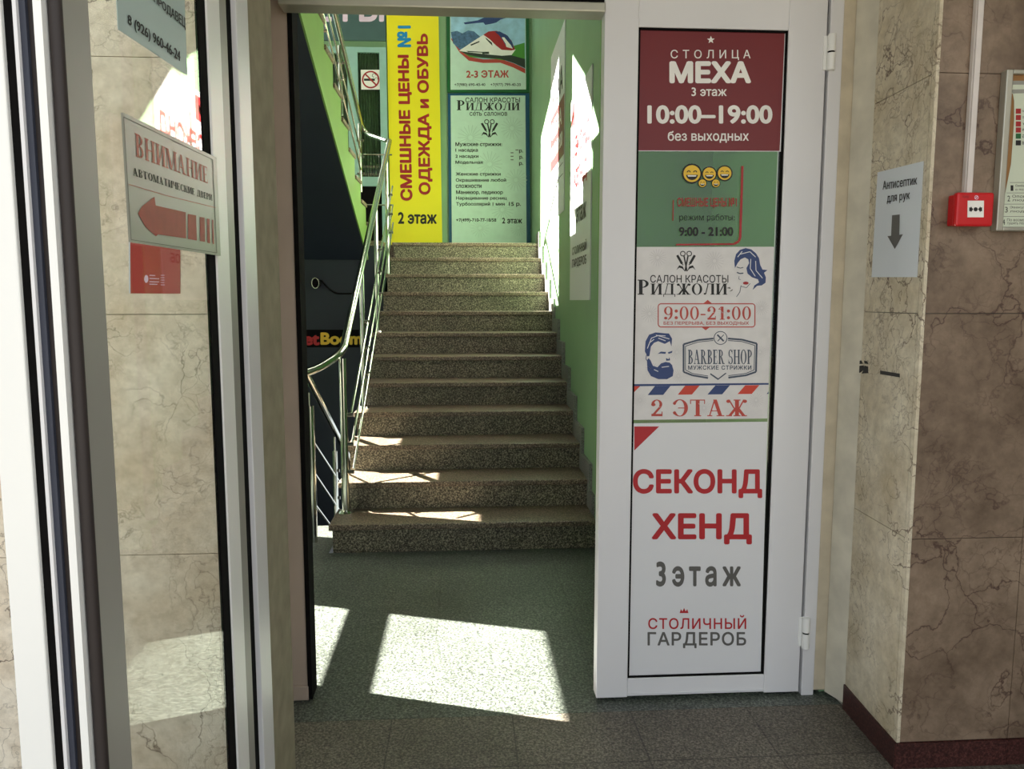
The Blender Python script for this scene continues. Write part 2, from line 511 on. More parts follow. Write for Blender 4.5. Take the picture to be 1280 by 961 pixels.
# a small roman capital alphabet (thick stems, hairlines, slab serifs), Cyrillic and Latin, for the serif lettering
def serif_glyph(ch):
    T, H = 0.185, 0.06
    out = []
    def rect(x0, x1, y0, y1):
        out.append([(x0, y0), (x1, y0), (x1, y1), (x0, y1)])
    def stem(x, w=T, y0=0, y1=1, s0=True, s1=True):
        rect(x, x + w, y0, y1)
        if s0: rect(x - 0.07, x + w + 0.07, y0, y0 + H)
        if s1: rect(x - 0.07, x + w + 0.07, y1 - H, y1)
    def diag(x0, y0, x1, y1, w):
        out.append([(x0, y0), (x0 + w, y0), (x1 + w, y1), (x1, y1)])
    def ring(cx, cy, rx, ry, tx, ty, a0=0, a1=360, n=20):
        for i in range(n):
            a, b = math.radians(a0 + (a1 - a0) * i / n), math.radians(a0 + (a1 - a0) * (i + 1) / n)
            out.append([(cx + rx * math.cos(a), cy + ry * math.sin(a)), (cx + rx * math.cos(b), cy + ry * math.sin(b)),
                        (cx + (rx - tx) * math.cos(b), cy + (ry - ty) * math.sin(b)), (cx + (rx - tx) * math.cos(a), cy + (ry - ty) * math.sin(a))])
    c = {'А': 'A', 'В': 'B', 'Е': 'E', 'Н': 'H', 'О': 'O', 'Р': 'P', 'С': 'C', 'Т': 'T', 'М': 'M', 'К': 'K'}.get(ch, ch)
    wd = 0.8
    if c == 'O': ring(.4, .5, .37, .52, .17, .05); wd = .82
    elif c == 'H': stem(.08); stem(.58); rect(.24, .6, .48, .53); wd = .84
    elif c == 'И' or c == 'Й':
        stem(.08); stem(.58); diag(.2, .08, .55, .92, .08); wd = .84
    elif c == 'B':
        stem(.08); ring(.24, .76, .3, .24, .15, .05, -90, 90); ring(.24, .26, .36, .27, .16, .05, -90, 90); wd = .66
    elif c == 'P':
        stem(.08); ring(.24, .73, .34, .27, .15, .05, -90, 90); wd = .64
    elif c == 'R':
        stem(.08); ring(.24, .74, .32, .26, .15, .05, -90, 90); diag(.52, 0, .28, .49, .17); rect(.5, .8, 0, H); wd = .8
    elif c == 'M':
        stem(.06, .06); stem(.74); diag(.36, 0, .07, 1, .17); diag(.42, 0, .74, 1, .06); wd = .98
    elif c == 'A':
        diag(.56, 0, .3, 1, .17); diag(.1, 0, .34, 1, .06); rect(.2, .6, .3, .35); rect(.02, .26, 0, H); rect(.46, .82, 0, H); wd = .84
    elif c == 'E':
        stem(.08); rect(.2, .56, 0, H); rect(.2, .54, 1 - H, 1); rect(.2, .42, .48, .53); rect(.52, .56, 0, .24); rect(.5, .54, .76, 1); rect(.4, .43, .4, .62); wd = .64
    elif c == 'T':
        stem(.3, T, 0, 1, True, False); rect(.04, .73, 1 - H, 1); rect(.04, .08, .74, 1); rect(.69, .73, .74, 1); wd = .77
    elif c == 'Ж':
        stem(.44); diag(.1, 0, .42, .52, .15); diag(.78, 0, .46, .52, .17); diag(.36, .48, .12, 1, .07); diag(.6, .48, .82, 1, .07)
        ring(.13, .9, .1, .1, .1, .1); ring(.9, .9, .1, .1, .1, .1); rect(.02, .3, 0, H); rect(.74, 1.0, 0, H); wd = 1.02
    elif c == 'Э':
        ring(.3, .5, .38, .52, .17, .05, -150, 150); rect(.22, .56, .47, .52); ring(.06, .78, .07, .1, .07, .1); ring(.06, .2, .07, .1, .07, .1); wd = .7
    elif c == 'Д':
        diag(.12, .05, .3, 1, .06); rect(.56, .72, .05, 1); rect(.02, .86, 0, .055); rect(.02, .07, -.2, .05); rect(.81, .86, -.2, .05); rect(.24, .8, 1 - H, 1); wd = .9
    elif c == 'Л':
        diag(.12, .04, .3, 1, .07); stem(.56, T, 0, 1, True, False); rect(.24, .78, 1 - H, 1); ring(.1, .08, .09, .08, .09, .08); wd = .82
    elif c == 'C':
        ring(.42, .5, .38, .52, .17, .05, 45, 315); rect(.66, .7, .66, .98); ring(.66, .16, .05, .08, .05, .08); wd = .76
    elif c == 'K':
        stem(.08); diag(.26, .45, .56, 1, .06); diag(.56, 0, .3, .6, .18); rect(.5, .8, 0, H); rect(.46, .74, 1 - H, 1); wd = .8
    elif c == 'Ч':
        stem(.52); ring(.36, .72, .3, .3, .14, .05, 180, 300); rect(.06, .2, .7, 1); rect(0, .27, 1 - H, 1); wd = .76
    elif c == 'S':
        ring(.3, .74, .26, .28, .13, .05, 20, 270); ring(.3, .26, .28, .28, .14, .05, -160, 90); rect(.5, .54, .7, 1); rect(.04, .08, 0, .3); wd = .62
    elif c == 'Ы':
        stem(.08); ring(.24, .27, .34, .28, .15, .05, -90, 90); stem(.72); wd = .96
    elif c == '0': ring(.3, .5, .27, .52, .13, .05); wd = .6
    elif c == '1': stem(.22, .16, 0, 1, True, False); diag(.06, .8, .22, 1, .05); rect(.06, .24, .78, .83); wd = .52
    elif c == '2':
        ring(.28, .72, .25, .28, .13, .05, -40, 180); ring(.12, .7, .1, .1, .1, .1); diag(.03, .05, .36, .54, .13); rect(.03, .54, 0, .14); rect(.5, .54, 0, .28); wd = .6
    elif c == '9':
        ring(.28, .68, .26, .33, .13, .05); ring(.2, .5, .34, .52, .13, .05, -80, 20); ring(.12, .12, .1, .1, .1, .1); wd = .6
    elif c == ':': ring(.12, .15, .1, .12, .1, .12); ring(.12, .66, .1, .12, .1, .12); wd = .26
    elif c == '-': rect(.03, .33, .34, .44); wd = .38
    elif c == ',': ring(.1, .05, .08, .1, .08, .1); wd = .22
    elif c == ' ': wd = .36
    return out, wd

def serif_text(string, small=None):
    vs, fs, x = [], [], 0.0
    for i, ch in enumerate(string):
        k = small if (small and i > 0) else 1.0
        pol, wd = serif_glyph(ch)
        for j, p in enumerate(pol):
            o = len(vs)
            vs += [(x + a * k, b * k, 0.00003 * (j % 16)) for a, b in p]
            fs.append(tuple(range(o, o + len(p))))
        x += (wd + 0.04) * k
    return vs, fs

def disc(cx, cy, r, n=24, ry=None):
    return [(cx + r * math.cos(2 * PI * k / n), cy + (ry or r) * math.sin(2 * PI * k / n)) for k in range(n)]

def line(x0, y0, x1, y1, w):
    dx, dy = x1 - x0, y1 - y0
    l = math.hypot(dx, dy)
    nx, ny = -dy / l * w / 2, dx / l * w / 2
    return [(x0 + nx, y0 + ny), (x1 + nx, y1 + ny), (x1 - nx, y1 - ny), (x0 - nx, y0 - ny)]

def lines(pts, w):
    return [line(a[0], a[1], b[0], b[1], w) for a, b in zip(pts, pts[1:])]

def ringpx(cx, cy, r, w, a0=0, a1=360, n=28, ry=None):
    ry = ry or r
    out = []
    for i in range(n):
        a, b = math.radians(a0 + (a1 - a0) * i / n), math.radians(a0 + (a1 - a0) * (i + 1) / n)
        k = 1 - w / r
        out.append([(cx + r * math.cos(a), cy + ry * math.sin(a)), (cx + r * math.cos(b), cy + ry * math.sin(b)),
                    (cx + r * k * math.cos(b), cy + ry * k * math.sin(b)), (cx + r * k * math.cos(a), cy + ry * k * math.sin(a))])
    return out

# ============================================================ SETTING
RIS, RUN, Y1 = 0.17, 0.325, 4.3           # steps: rise, run, first nosing
YT = Y1 + 11 * RUN                        # nosing of the top step
ZL = 12 * RIS                             # mid landing
XR, XW, YB, YD = 0.785, -2.4, 8.9, 2.6    # right stair wall, left window wall, back wall, door plane
CEIL = 6.4
VOID = -2.2

# floors
struct(MB().box(-0.93, 0.79, 2.53, Y1 + 0.02, -0.2, 0.0).box(0.79, 1.9, 2.53, 4.47, -0.2, 0.0).box(XW, -0.93, 2.53, 4.87, -0.2, 0.0).box(-0.93, -0.79, Y1 + 0.02, 4.87, -0.2, 0).build('floor', 'floor_in'))
struct(MB().box(-12, 12, -14, 2.53, -0.2, -0.001).build('floor_outside', 'floor_out'))
struct(box('floor_basement', 'void', XW, XR, 4.5, 8.9, VOID - 0.1, VOID))
struct(box('ceiling', 'ceil', XW - 0.1, 2.0, 2.4, YB + 0.3, CEIL, CEIL + 0.15))
# mid landing slab (top carries the upper floor finish)
struct(MB().box(XW, -0.8, 7.66, YB, ZL - 0.05, ZL - 0.001).box(-0.8, XR, YT + RUN + 0.002, YB, ZL - 0.34, ZL - 0.001).build('floor_mid_landing', 'tread'))
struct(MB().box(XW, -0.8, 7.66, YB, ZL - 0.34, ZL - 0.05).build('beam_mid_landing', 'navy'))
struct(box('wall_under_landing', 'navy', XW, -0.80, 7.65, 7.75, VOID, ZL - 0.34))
# right stair wall, its end face towards the door, and the wall of the wider entrance landing
struct(MB().box(XR, XR + 0.12, 4.47, YB, 0, CEIL).build('wall_right', 'green'))
M['green_pier'] = plain('leaf_green_paint', (122, 178, 100), 0.5, 0, 0.05, 3.0)
struct(MB().box(XR, 1.55, 4.45, 4.47, 0, CEIL).build('wall_pier', 'green_pier'))
struct(MB().box(XR + 0.001, XR + 0.06, 4.435, 4.45, 0.18, CEIL).build('trim_pier_shade', 'green_shade'))  # darker strip: shade of the pier's end face put into the paint
struct(MB().box(1.45, 1.55, YD + 0.12, 4.45, 0, CEIL).build('wall_entrance_right', 'green_pier'))
# back wall
struct(MB().box(XW, XR + 0.12, YB, YB + 0.15, 0, CEIL).build('wall_back', 'green'))
# left wall with its window openings, upper heads raked to shape the sun patches: columns of (y0, y1, [(z0 at y0, z0 at y1, z1 at y0, z1 at y1), ...])
HOLES = [
    (2.5, 3.36, []), (3.36, 4.125, [(0.35, 0.35, 1.228, 1.228), (1.353, 1.353, 1.82, 1.82)]),
    (4.125, 5.14, []), (5.14, 5.56, [(0.35, 0.35, 1.228, 1.228), (1.353, 1.353, 1.82, 1.82), ]),
    (5.56, 6.1, [(1.353, 1.353, 1.82, 1.82), (3.3, 3.3, 4.55, 5.0)]), (6.1, 6.67, [(3.3, 3.3, 5.0, 5.3)]),
    (6.67, 7.40, []), (7.40, 8.9, [(3.3, 3.3, 5.5, 5.19)])]
mb = MB()
for y0, y1, hs in HOLES:
    a0 = a1 = VOID
    for (p0, p1, q0, q1) in hs + [(CEIL, CEIL, None, None)]:
        mb.prism([(XW, y0, a0), (XW, y1, a1), (XW, y1, p1), (XW, y0, p0)], (-0.02, 0, 0))
        a0, a1 = q0, q1
struct(mb.build('wall_left', 'green'))

# facade: marble slabs over a backing, to the left and right of the entrance recess
ZJ = [0.04, 0.735, 1.413, 2.09, 2.77, 3.45]
mb = MB()
xs = [-8.2, -7.0, -5.8, -4.6, -3.4, -2.2, -1.01, -0.56]
mb.box(-12, -0.56, 2.17, 2.32, 0, 7)
struct(mb.build('wall_facade_left', 'outer'))
mb = MB()
for z0, z1 in zip(ZJ, ZJ[1:]):
    for a, b in zip(xs, xs[1:]):
        mb.box(a + 0.0008, b - 0.0008, 2.148, 2.17, z0 + 0.001, z1 - 0.001)
struct(mb.build('trim_facade_left', 'marble_light'))
XC = 1.333
mb = MB().box(XC + 0.02, 12, 2.17, 2.62, 0, 7)
struct(mb.build('wall_facade_right', 'outer'))
xs = [XC, 1.693, 2.9, 4.1, 5.3]
mb = MB()
ZR = [0.085] + ZJ[1:]
for z0, z1 in zip(ZR, ZR[1:]):
    for a, b in zip(xs, xs[1:]):
        mb.box(a + 0.001, b - 0.001, 2.148, 2.17, z0 + 0.001, z1 - 0.001)
struct(mb.build('trim_facade_right', 'marble_brown'))
mb = MB()
for z0, z1 in zip(ZR, ZR[1:]):
    mb.prism([(XC, 2.168, z0 + 0.001), (XC + 0.016, 2.5, z0 + 0.001), (XC + 0.016, 2.5, z1 - 0.001), (XC, 2.168, z1 - 0.001)], (0.02, 0, 0))
    mb.box(XC, XC + 0.01, 2.147, 2.166, z0, z1)
struct(mb.build('trim_return_right', 'marble_cream'))
mb = MB()
for a, b in zip(xs, xs[1:]):
    mb.box(a + 0.001 - (0.004 if a == XC else 0), b - 0.001, 2.143, 2.17, 0, 0.083)
struct(mb.build('baseboard_right', 'red_stone'))
struct(MB().prism([(XC - 0.006, 2.145, 0), (XC + 0.010, 2.5, 0), (XC + 0.010, 2.5, 0.09), (XC - 0.006, 2.145, 0.083)], (0.02, 0, 0)).build('baseboard_return', 'red_stone'))
# wall above the door and up the facade
struct(box('wall_over_door', 'outer', -0.60, XC + 0.05, YD, YD + 0.15, 2.58, 7))
struct(box('wall_over_left', 'outer', -0.72, -0.56, 2.17, 2.75, 2.6, 7))
struct(box('wall_recess_left', 'outer', -2.6, -0.66, 2.32, 2.80, 0, 7))
struct(box('wall_inner_right', 'green', XC - 0.02, 2.0, 2.62, 2.72, 0, CEIL))
struct(box('wall_inner_left', 'green', XW - 0.1, -0.62, 2.75, 2.8, 0, CEIL))
struct(box('wall_side_right', 'outer', 1.95, 2.1, 2.6, 9.2, 0, CEIL))

# unseen canopy and right side wall, added to keep sky light off the entrance
struct(box('ceiling_sky_blocker', 'ceil', -0.9, 2.75, 0.75, 2.6, 2.78, 2.95))
struct(box('wall_sky_blocker', 'outer', 2.6, 2.75, -0.6, 2.148, 0, 2.78))

# ============================================================ ENTRANCE: frame, right leaf
def ya(px, py=480):
    return P(px, py, 1, YD).x
# aluminium door head with its dark gap
d0 = sroot('trim_door_head', (0, YD, 2.38))
MB().box(-0.585, 0.47, YD - 0.02, YD + 0.06, 2.390, 2.420).build('head_profile', 'alu', d0, False, 0.004)
box('head_gap', 'black', -0.585, 0.47, YD + 0.012, YD + 0.05, 2.420, 2.442, d0)
box('head_cover', 'black', -0.585, 0.468, YD + 0.01, YD + 0.1, 2.44, 2.6, d0)
# right door leaf
leaf = sroot('door_1', (0.86, YD, 0))
L0, L1, G0, G1 = 0.470, 1.226, 0.585, 1.094
ZB, ZG0, ZG1, ZT = 0.012, 0.083, 2.352, 2.56
MB().box(L0, G0, YD, YD + 0.06, ZB, ZT).build('stile', 'white', leaf, False, 0.003)
MB().box(G1, L1, YD, YD + 0.06, ZB, ZT).build('stile', 'white', leaf, False, 0.003)
MB().box(G0, G1, YD + 0.001, YD + 0.059, ZB + 0.004, ZG0).box(G0, G1, YD - 0.003, YD + 0.001, 0.024, 0.028).build('bottom_rail', 'white', leaf, False, 0.002)
MB().box(G0, G1, YD + 0.001, YD + 0.059, ZG1, ZT).build('top_rail', 'white', leaf, False, 0.002)
g = 0.007
MB().box(G0, G0 + g, YD + 0.006, YD + 0.03, ZG0, ZG1).box(G1 - g, G1, YD + 0.006, YD + 0.03, ZG0, ZG1).box(G0, G1, YD + 0.006, YD + 0.03, ZG0, ZG0 + g).box(G0, G1, YD + 0.006, YD + 0.03, ZG1 - g, ZG1).build('gasket', 'black', leaf)
MB().box(G0 + 0.001, G1 - 0.001, YD + 0.0125, YD + 0.018, ZG0 + 0.001, ZG1 - 0.001).build('glass_pane', 'glass_r', leaf)
for zc in (2.28, 0.245):
    hg = MB().tube([(1.238, YD - 0.012, zc - 0.058), (1.238, YD - 0.012, zc - 0.003)], 0.0135, 16)
    hg.tube([(1.238, YD - 0.012, zc + 0.003), (1.238, YD - 0.012, zc + 0.058)], 0.0135, 16)
    hg.box(1.215, 1.262, YD - 0.004, YD + 0.002, zc - 0.055, zc + 0.055)
    hg = hg.build('hinge', 'white_b', leaf, True)
    MB().tube([(1.238, YD - 0.012, zc - 0.004), (1.238, YD - 0.012, zc + 0.004)], 0.011, 12).build('hinge_ring', 'black', hg)
box('stile_gap', 'black', L1, 1.236, YD + 0.02, YD + 0.05, 0.01, ZT, leaf)
f1 = struct(MB().box(1.234, 1.280, YD - 0.006, YD + 0.07, 0.0, 2.6).build('trim_door_frame', 'white', None, False, 0.003))
struct(MB().box(1.279, 1.326, YD - 0.004, YD + 0.05, 0.018, 2.6).build('trim_reveal', 'beige_tr', None, False, 0.004))
struct(MB().prism([(1.3205, YD - 0.008, 0.015), (1.352, 2.5, 0.015), (1.352, 2.5, 2.6), (1.3205, YD - 0.008, 2.6)], (0.02, 0.03, 0)).build('trim_reveal_corner', 'plaster'))
# left jamb
struct(box('trim_jamb_left', 'jamb', -0.66, -0.578, 2.68, 2.76, 0.055, 2.5))
struct(MB().box(-0.662, -0.575, 2.672, 2.77, 0, 0.055).build('baseboard_jamb', 'jamb', None, False, 0.004))
struct(box('trim_jamb_seal', 'black', -0.578, -0.562, 2.675, 2.76, 0.004, 2.5))
struct(MB().prism([(-0.572, 2.17, 0), (-0.655, 2.685, 0), (-0.655, 2.685, 2.6), (-0.572, 2.17, 2.6)], (-0.05, 0, 0)).build('trim_recess_left', 'plaster_grn'))
struct(MB().prism([(-0.628, 2.52, 0), (-0.650, 2.68, 0), (-0.650, 2.68, 2.6), (-0.628, 2.52, 2.6)], (-0.02, 0, 0)).build('trim_recess_strip', 'beige_tr'))

# ============================================================ LEFT: open leaf standing out from the facade
XL = -0.5
def px1(x):
    return P(x, 510, 1, 1.0).x
def yl(x):
    return P(x, 480, 0, XL).y
lf = sroot('door_2', (XL, 1.4, 0))
HT = 2.5
def yy(xb, xt):
    return (P(xb, 850, 0, XL).y + P(xt, 1, 0, XL).y) / 2
ya0, ya1 = yy(134, 69), yy(164, 105)
y_dk0, y_dk1 = yy(287, 249), yy(295, 257)
y_w1, y_g1, y_b1, y_f1, y_p1 = yy(309, 273), yy(320, 284), yy(330, 291), yy(344, 305), yy(355, 320)
EX = [px1(v) for v in (2, 43.6, 56, 60.5, 68, 79, 89, 105.5)]
box('edge_profile', 'white_b', EX[0], EX[1], 0.985, 1.05, 0.02, HT, lf, 0.002)
MB().box(EX[1], EX[2], 0.992, 1.03, 0.02, HT).build('brush_seal', 'black', lf)
box('edge_profile', 'white', EX[2], EX[3], 0.988, 1.04, 0.02, HT, lf)
box('gasket', 'blue_gasket', EX[3], EX[4], 0.994, 1.04, 0.02, HT, lf)
box('gasket', 'brown_gasket', EX[4], EX[5], 1.0, 1.04, 0.02, HT, lf)
box('edge_profile', 'white_b', EX[5], EX[6], 0.99, 1.04, 0.02, HT, lf)
MB().tube([((EX[6] + EX[7]) / 2, 1.006, 0.02), ((EX[6] + EX[7]) / 2, 1.006, HT)], (EX[7] - EX[6]) / 2, 14).build('bulb_seal', 'brown_gasket', lf, True)
box('edge_lip', 'white_b', XL - 0.004, XL + 0.001, ya0 - 0.012, ya0, 0.02, HT, lf)
box('stile', 'grey_shade', XL - 0.05, XL, ya0, ya1, 0.02, HT, lf, 0.001)  # inner stile face, its shade put into the grey
box('glass_pane', 'glass_l', XL - 0.010, XL - 0.006, ya1, y_dk0, 0.1, HT - 0.06, lf)
box('gasket', 'black', XL - 0.011, XL - 0.004, y_dk0, y_dk1, 0.1, HT, lf)
box('stile', 'white_b', XL - 0.022, XL, y_dk1, y_w1, 0.02, HT, lf, 0.002)
box('stile_rebate', 'grey_shade', XL - 0.05, XL - 0.006, y_w1, y_g1, 0.02, HT, lf)
box('bottom_rail', 'white_b', XL - 0.05, XL, ya1, y_dk1, 0.02, 0.1, lf)
box('top_rail', 'white_b', XL - 0.05, XL, ya1, y_dk1, HT - 0.06, HT, lf)
struct(box('trim_leaf_seal', 'black', XL - 0.05, XL - 0.012, y_g1, y_b1, 0.0, HT))
struct(box('trim_leaf_frame', 'white', XL - 0.06, XL, y_b1, y_f1, 0.0, HT, None, 0.002))
struct(box('trim_leaf_plaster', 'plaster_grn', XL - 0.07, XL - 0.006, y_f1, 2.148, 0.0, HT + 0.05))

# ============================================================ STAIRCASE
def stair_left(k):
    return -0.785 + 0.06 * (k - 1) / 11
st = thing('staircase', 'speckled granite stair of twelve steps rising from the landing to the yellow banner', 'staircase', (0, Y1, 0))
prof = [(Y1 + 0.03, 0.0)]
for k in range(12):
    y, z = Y1 + 0.03 + k * RUN, (k + 1) * RIS - 0.034
    prof += [(y, z), (y + RUN, z)]
prof = [p for p in prof if p[0] < 7.62] + [(7.62, ZL - RIS - 0.04), (7.62, ZL - 0.36), (7.4, ZL - 0.44), (Y1 + 0.5, -0.12), (Y1 + 0.03, -0.12)]
prof = prof[:-1] + [(Y1 + 0.03, -0.12)]
MB().prism([(-0.72, y, z) for y, z in prof], (1.485, 0, 0)).build('stair_body', 'void', st)
for k in range(12):
    y, z, xl = Y1 + k * RUN, (k + 1) * RIS, stair_left(k + 1)
    MB().box(xl, 0.765, y, y + RUN + (0.03 if k < 11 else 0.0), z - 0.034, z).build('tread', 'tread', st, False, 0.006)
    MB().box(xl + 0.02, 0.765, y + 0.018, y + 0.034, z - RIS + 0.001, z - 0.034).build('riser', 'riser', st)
top = []
for k in range(12):
    y, z = Y1 + k * RUN, (k + 1) * RIS
    a = max(y - 0.06, 4.46)
    top += [(a, z + 0.11), (y + RUN - 0.06, z + 0.11)]
poly = [(4.46, 0.02)] + top + [(YT + RUN - 0.06, ZL - 0.3), (YT, ZL - 0.3)]
MB().prism([(0.764, a, b) for a, b in poly], (0.02, 0, 0)).build('stair_skirting', 'skirting', st)

# upper flight, rising back over the lower stairwell
up = thing('staircase', 'green-sided upper stair flight rising over the dark stairwell at upper left', 'staircase', (-1.6, YT, ZL))
XI = -0.935
prof = [(YT, ZL)]
for k in range(11):
    prof += [(YT - k * RUN, ZL + (k + 1) * RIS - 0.03), (YT - (k + 1) * RUN, ZL + (k + 1) * RIS - 0.03)]
low = [(4.6, 3.30), (7.3, 2.016), (7.645, 1.85), (7.645, ZL - 0.04), (YT, ZL - 0.02)]
prof = [p for p in prof if p[0] > 4.35] + [(4.3, 3.85), (4.3, 3.44)] + low
MB().prism([(XI - 0.03 * (YT - y) * 0.4, y, z) for y, z in prof], (-0.012, 0, 0)).build('stringer', 'green_side', up)
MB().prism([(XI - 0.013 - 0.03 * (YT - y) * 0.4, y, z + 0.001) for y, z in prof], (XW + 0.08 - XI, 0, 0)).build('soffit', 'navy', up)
for k in range(11):
    y, z = YT - k * RUN, ZL + (k + 1) * RIS
    MB().box(XW + 0.02, XI + 0.012 - 0.012 * k * RUN, y - RUN, y + 0.02, z - 0.034, z).build('tread', 'tread', up, False, 0.004)
# flight down to the basement, beside the main flight
dn = thing('staircase', 'dark stair flight descending behind the steel guard rail left of the steps', 'staircase', (-1.6, 4.87, -1))
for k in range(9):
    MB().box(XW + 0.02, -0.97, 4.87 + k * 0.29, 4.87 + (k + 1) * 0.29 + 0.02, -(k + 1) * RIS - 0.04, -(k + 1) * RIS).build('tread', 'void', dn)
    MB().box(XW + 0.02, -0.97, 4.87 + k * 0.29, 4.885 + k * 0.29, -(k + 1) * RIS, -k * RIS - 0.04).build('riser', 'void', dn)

# ============================================================ STEEL RAILINGS
def bend(pts, n=6, rr=0.35):
    """round the inner corners of a polyline"""
    pts = [Vector(p) for p in pts]
    out = [pts[0]]
    for a, b, c in zip(pts, pts[1:], pts[2:]):
        l = min((b - a).length, (c - b).length) * rr
        p0, p1 = b + (a - b).normalized() * l, b + (c - b).normalized() * l
        for i in range(n + 1):
            t = i / n
            out.append(p0 * (1 - t) ** 2 + b * 2 * t * (1 - t) + p1 * t * t)
    return out + [pts[-1]]

def clamp(mb, p, dx):
    p = Vector(p)
    mb.tube([p, p + Vector((dx, 0, 0))], 0.009, 8)

XH = -0.725
rl = thing('stair_railing', 'chrome railing with curved handrail along the left edge of the granite steps', 'railing', (XH, 4.575, RIS))
hb = P(428, 441, 0, XH - 0.005)
ht = P(487, 176, 0, XH)
hdl = [Vector((-0.95, 4.50, 1.035)), hb + Vector((-0.02, 0.0, -0.005)), ht]
hr = bend([Vector((-0.945, 4.45, 1.03)), Vector((-0.86, 4.50, 1.055)), hb, hb.lerp(ht, 0.15), ht], 8, 0.45)
MB().tube(hr, 0.024, 18).build('handrail', 'steel', rl, True)
def rail_z(y):
    return hb.z + (ht.z - hb.z) * (y - hb.y) / (ht.y - hb.y)
posts = [(4.575, RIS), (5.50, 4 * RIS), (6.46, 7 * RIS), (7.44, 10 * RIS)]
for i, (y, z) in enumerate(posts):
    r = 0.023 if i == 0 else 0.018
    t = rail_z(y) - 0.012 if i else hb.z - 0.03
    MB().tube([(XH, y, z), (XH, y, t)], r, 16).build('post', 'steel', rl, True)
    MB().tube([(XH, y, z), (XH, y, z + 0.012)], [r * 2.1, r * 1.7], 20).build('base_flange', 'steel', rl, True)
for j, (a, dy) in enumerate(((0.25, 0.05), (0.42, 0.02), (0.60, 0.0))):
    xr = XH + 0.04
    p0, p1 = Vector((xr, 4.60 + dy, RIS + a)), Vector((xr, 7.62, rail_z(7.62) - 0.95 + a))
    d = (p1 - p0)
    MB().tube([p0, p1], 0.008, 10).build('rod', 'steel', rl, True)
    for y, z in posts:
        if y > 4.5:
            q = p0 + d * ((max(y, p0.y) - p0.y) / d.y)
            MB().tube([(XH + 0.012, y, q.z), (xr + 0.014, y, q.z)], 0.012, 10).build('rod_clamp', 'steel_d', rl, True)
# upper flight railing
XU = -1.03
ru = thing('stair_railing', 'thin chrome railing on the edge of the green-sided upper flight', 'railing', (XU, 7.7, ZL))
a0, a1, a2 = ht + Vector((0, 0.0, 0.0)), P(454, 166, 0, XU), P(417, 10, 0, XU)
ext = a1 + (a2 - a1) * 1.25
MB().tube(bend([a0 + Vector((-0.026, 0.01, 0)), a1, a1.lerp(ext, 0.25), ext], 8, 0.4), 0.021, 16).build('handrail', 'steel', ru, True)
# small return at the landing
for py in (193, 256):
    q = P(454, py, 0, XU)
    MB().tube([q, Vector((XH - 0.01, q.y, q.z))], 0.008, 10).build('rod', 'steel', ru, True)
for x, yt, yb in ((450.5, 157, 236), (426, 60, 140), (401.5, -40, 62)):
    q0, q1 = P(x - 1.0, yb, 0, XU), P(x, yt, 0, XU)
    MB().tube([(XU, (q0.y + q1.y) / 2, q0.z - 0.02), (XU, (q0.y + q1.y) / 2, q1.z)], 0.017, 14).build('post', 'steel', ru, True)
    for t in (0.25, 0.5, 0.75):
        zc = q0.z + (q1.z - q0.z) * t
        MB().tube([(XU - 0.03, (q0.y + q1.y) / 2, zc), (XU + 0.04, (q0.y + q1.y) / 2, zc)], 0.012, 10).build('rod_clamp', 'steel_d', ru, True)
for (xa, yya, xb, yb) in ((451, 212, 405, 22), (451, 190, 410, 16)):
    MB().tube([P(xa, yya, 0, XU + 0.03), P(xb, yb, 0, XU + 0.03) + (P(xb, yb, 0, XU + 0.03) - P(xa, yya, 0, XU + 0.03)) * 0.2], 0.008, 10).build('rod', 'steel', ru, True)
# guard rail of the descending flight
XG = -0.93
rg = thing('stair_railing', 'chrome guard rail sloping down into the dark stairwell beside the door frame', 'railing', (XG, 4.52, 0))
g0, g1 = P(381, 464, 0, XG), P(428, 556, 0, XG)
MB().tube([g0, g1 + (g1 - g0) * 0.8], 0.021, 16).build('handrail', 'steel', rg, True)
pb, pt = P(390, 660, 0, XG), P(388, 505, 0, XG)
yp = 4.54
MB().tube([(XG + 0.012, yp, 0), (XG + 0.012, yp, pt.z)], 0.025, 16).build('post', 'steel', rg, True)
MB().tube([(XG + 0.008, yp, pt.z), (XG + 0.008, yp, pt.z + 0.08)], 0.008, 10).build('post_pin', 'steel', rg, True)
yq = P(419.5, 600, 0, XG).y
MB().tube([(XG, yq, P(419, 563, 0, XG).z), (XG, yq, -0.5)], 0.017, 14).build('post', 'steel', rg, True)
MB().tube([(XG, yq, P(419, 563, 0, XG).z), (XG, yq, P(419, 545, 0, XG).z)], 0.007, 10).build('post_pin', 'steel', rg, True)
for (xa, yya, xb, yb) in ((394, 556, 417, 591), (394, 593, 417, 627), (394, 631, 417, 662)):
    q0, q1 = P(xa, yya, 0, XG), P(xb, yb, 0, XG)
    MB().tube([q0 - (q1 - q0) * 0.12, q1 + (q1 - q0) * 0.9], 0.008, 10).build('rod', 'steel', rg, True)
    MB().tube([(XG - 0.02, yq, q1.z), (XG + 0.03, yq, q1.z)], 0.012, 10).build('rod_clamp', 'steel_d', rg, True)
    MB().tube([(XG - 0.035, yp, q0.z), (XG + 0.02, yp, q0.z)], 0.012, 10).build('rod_clamp', 'steel_d', rg, True)

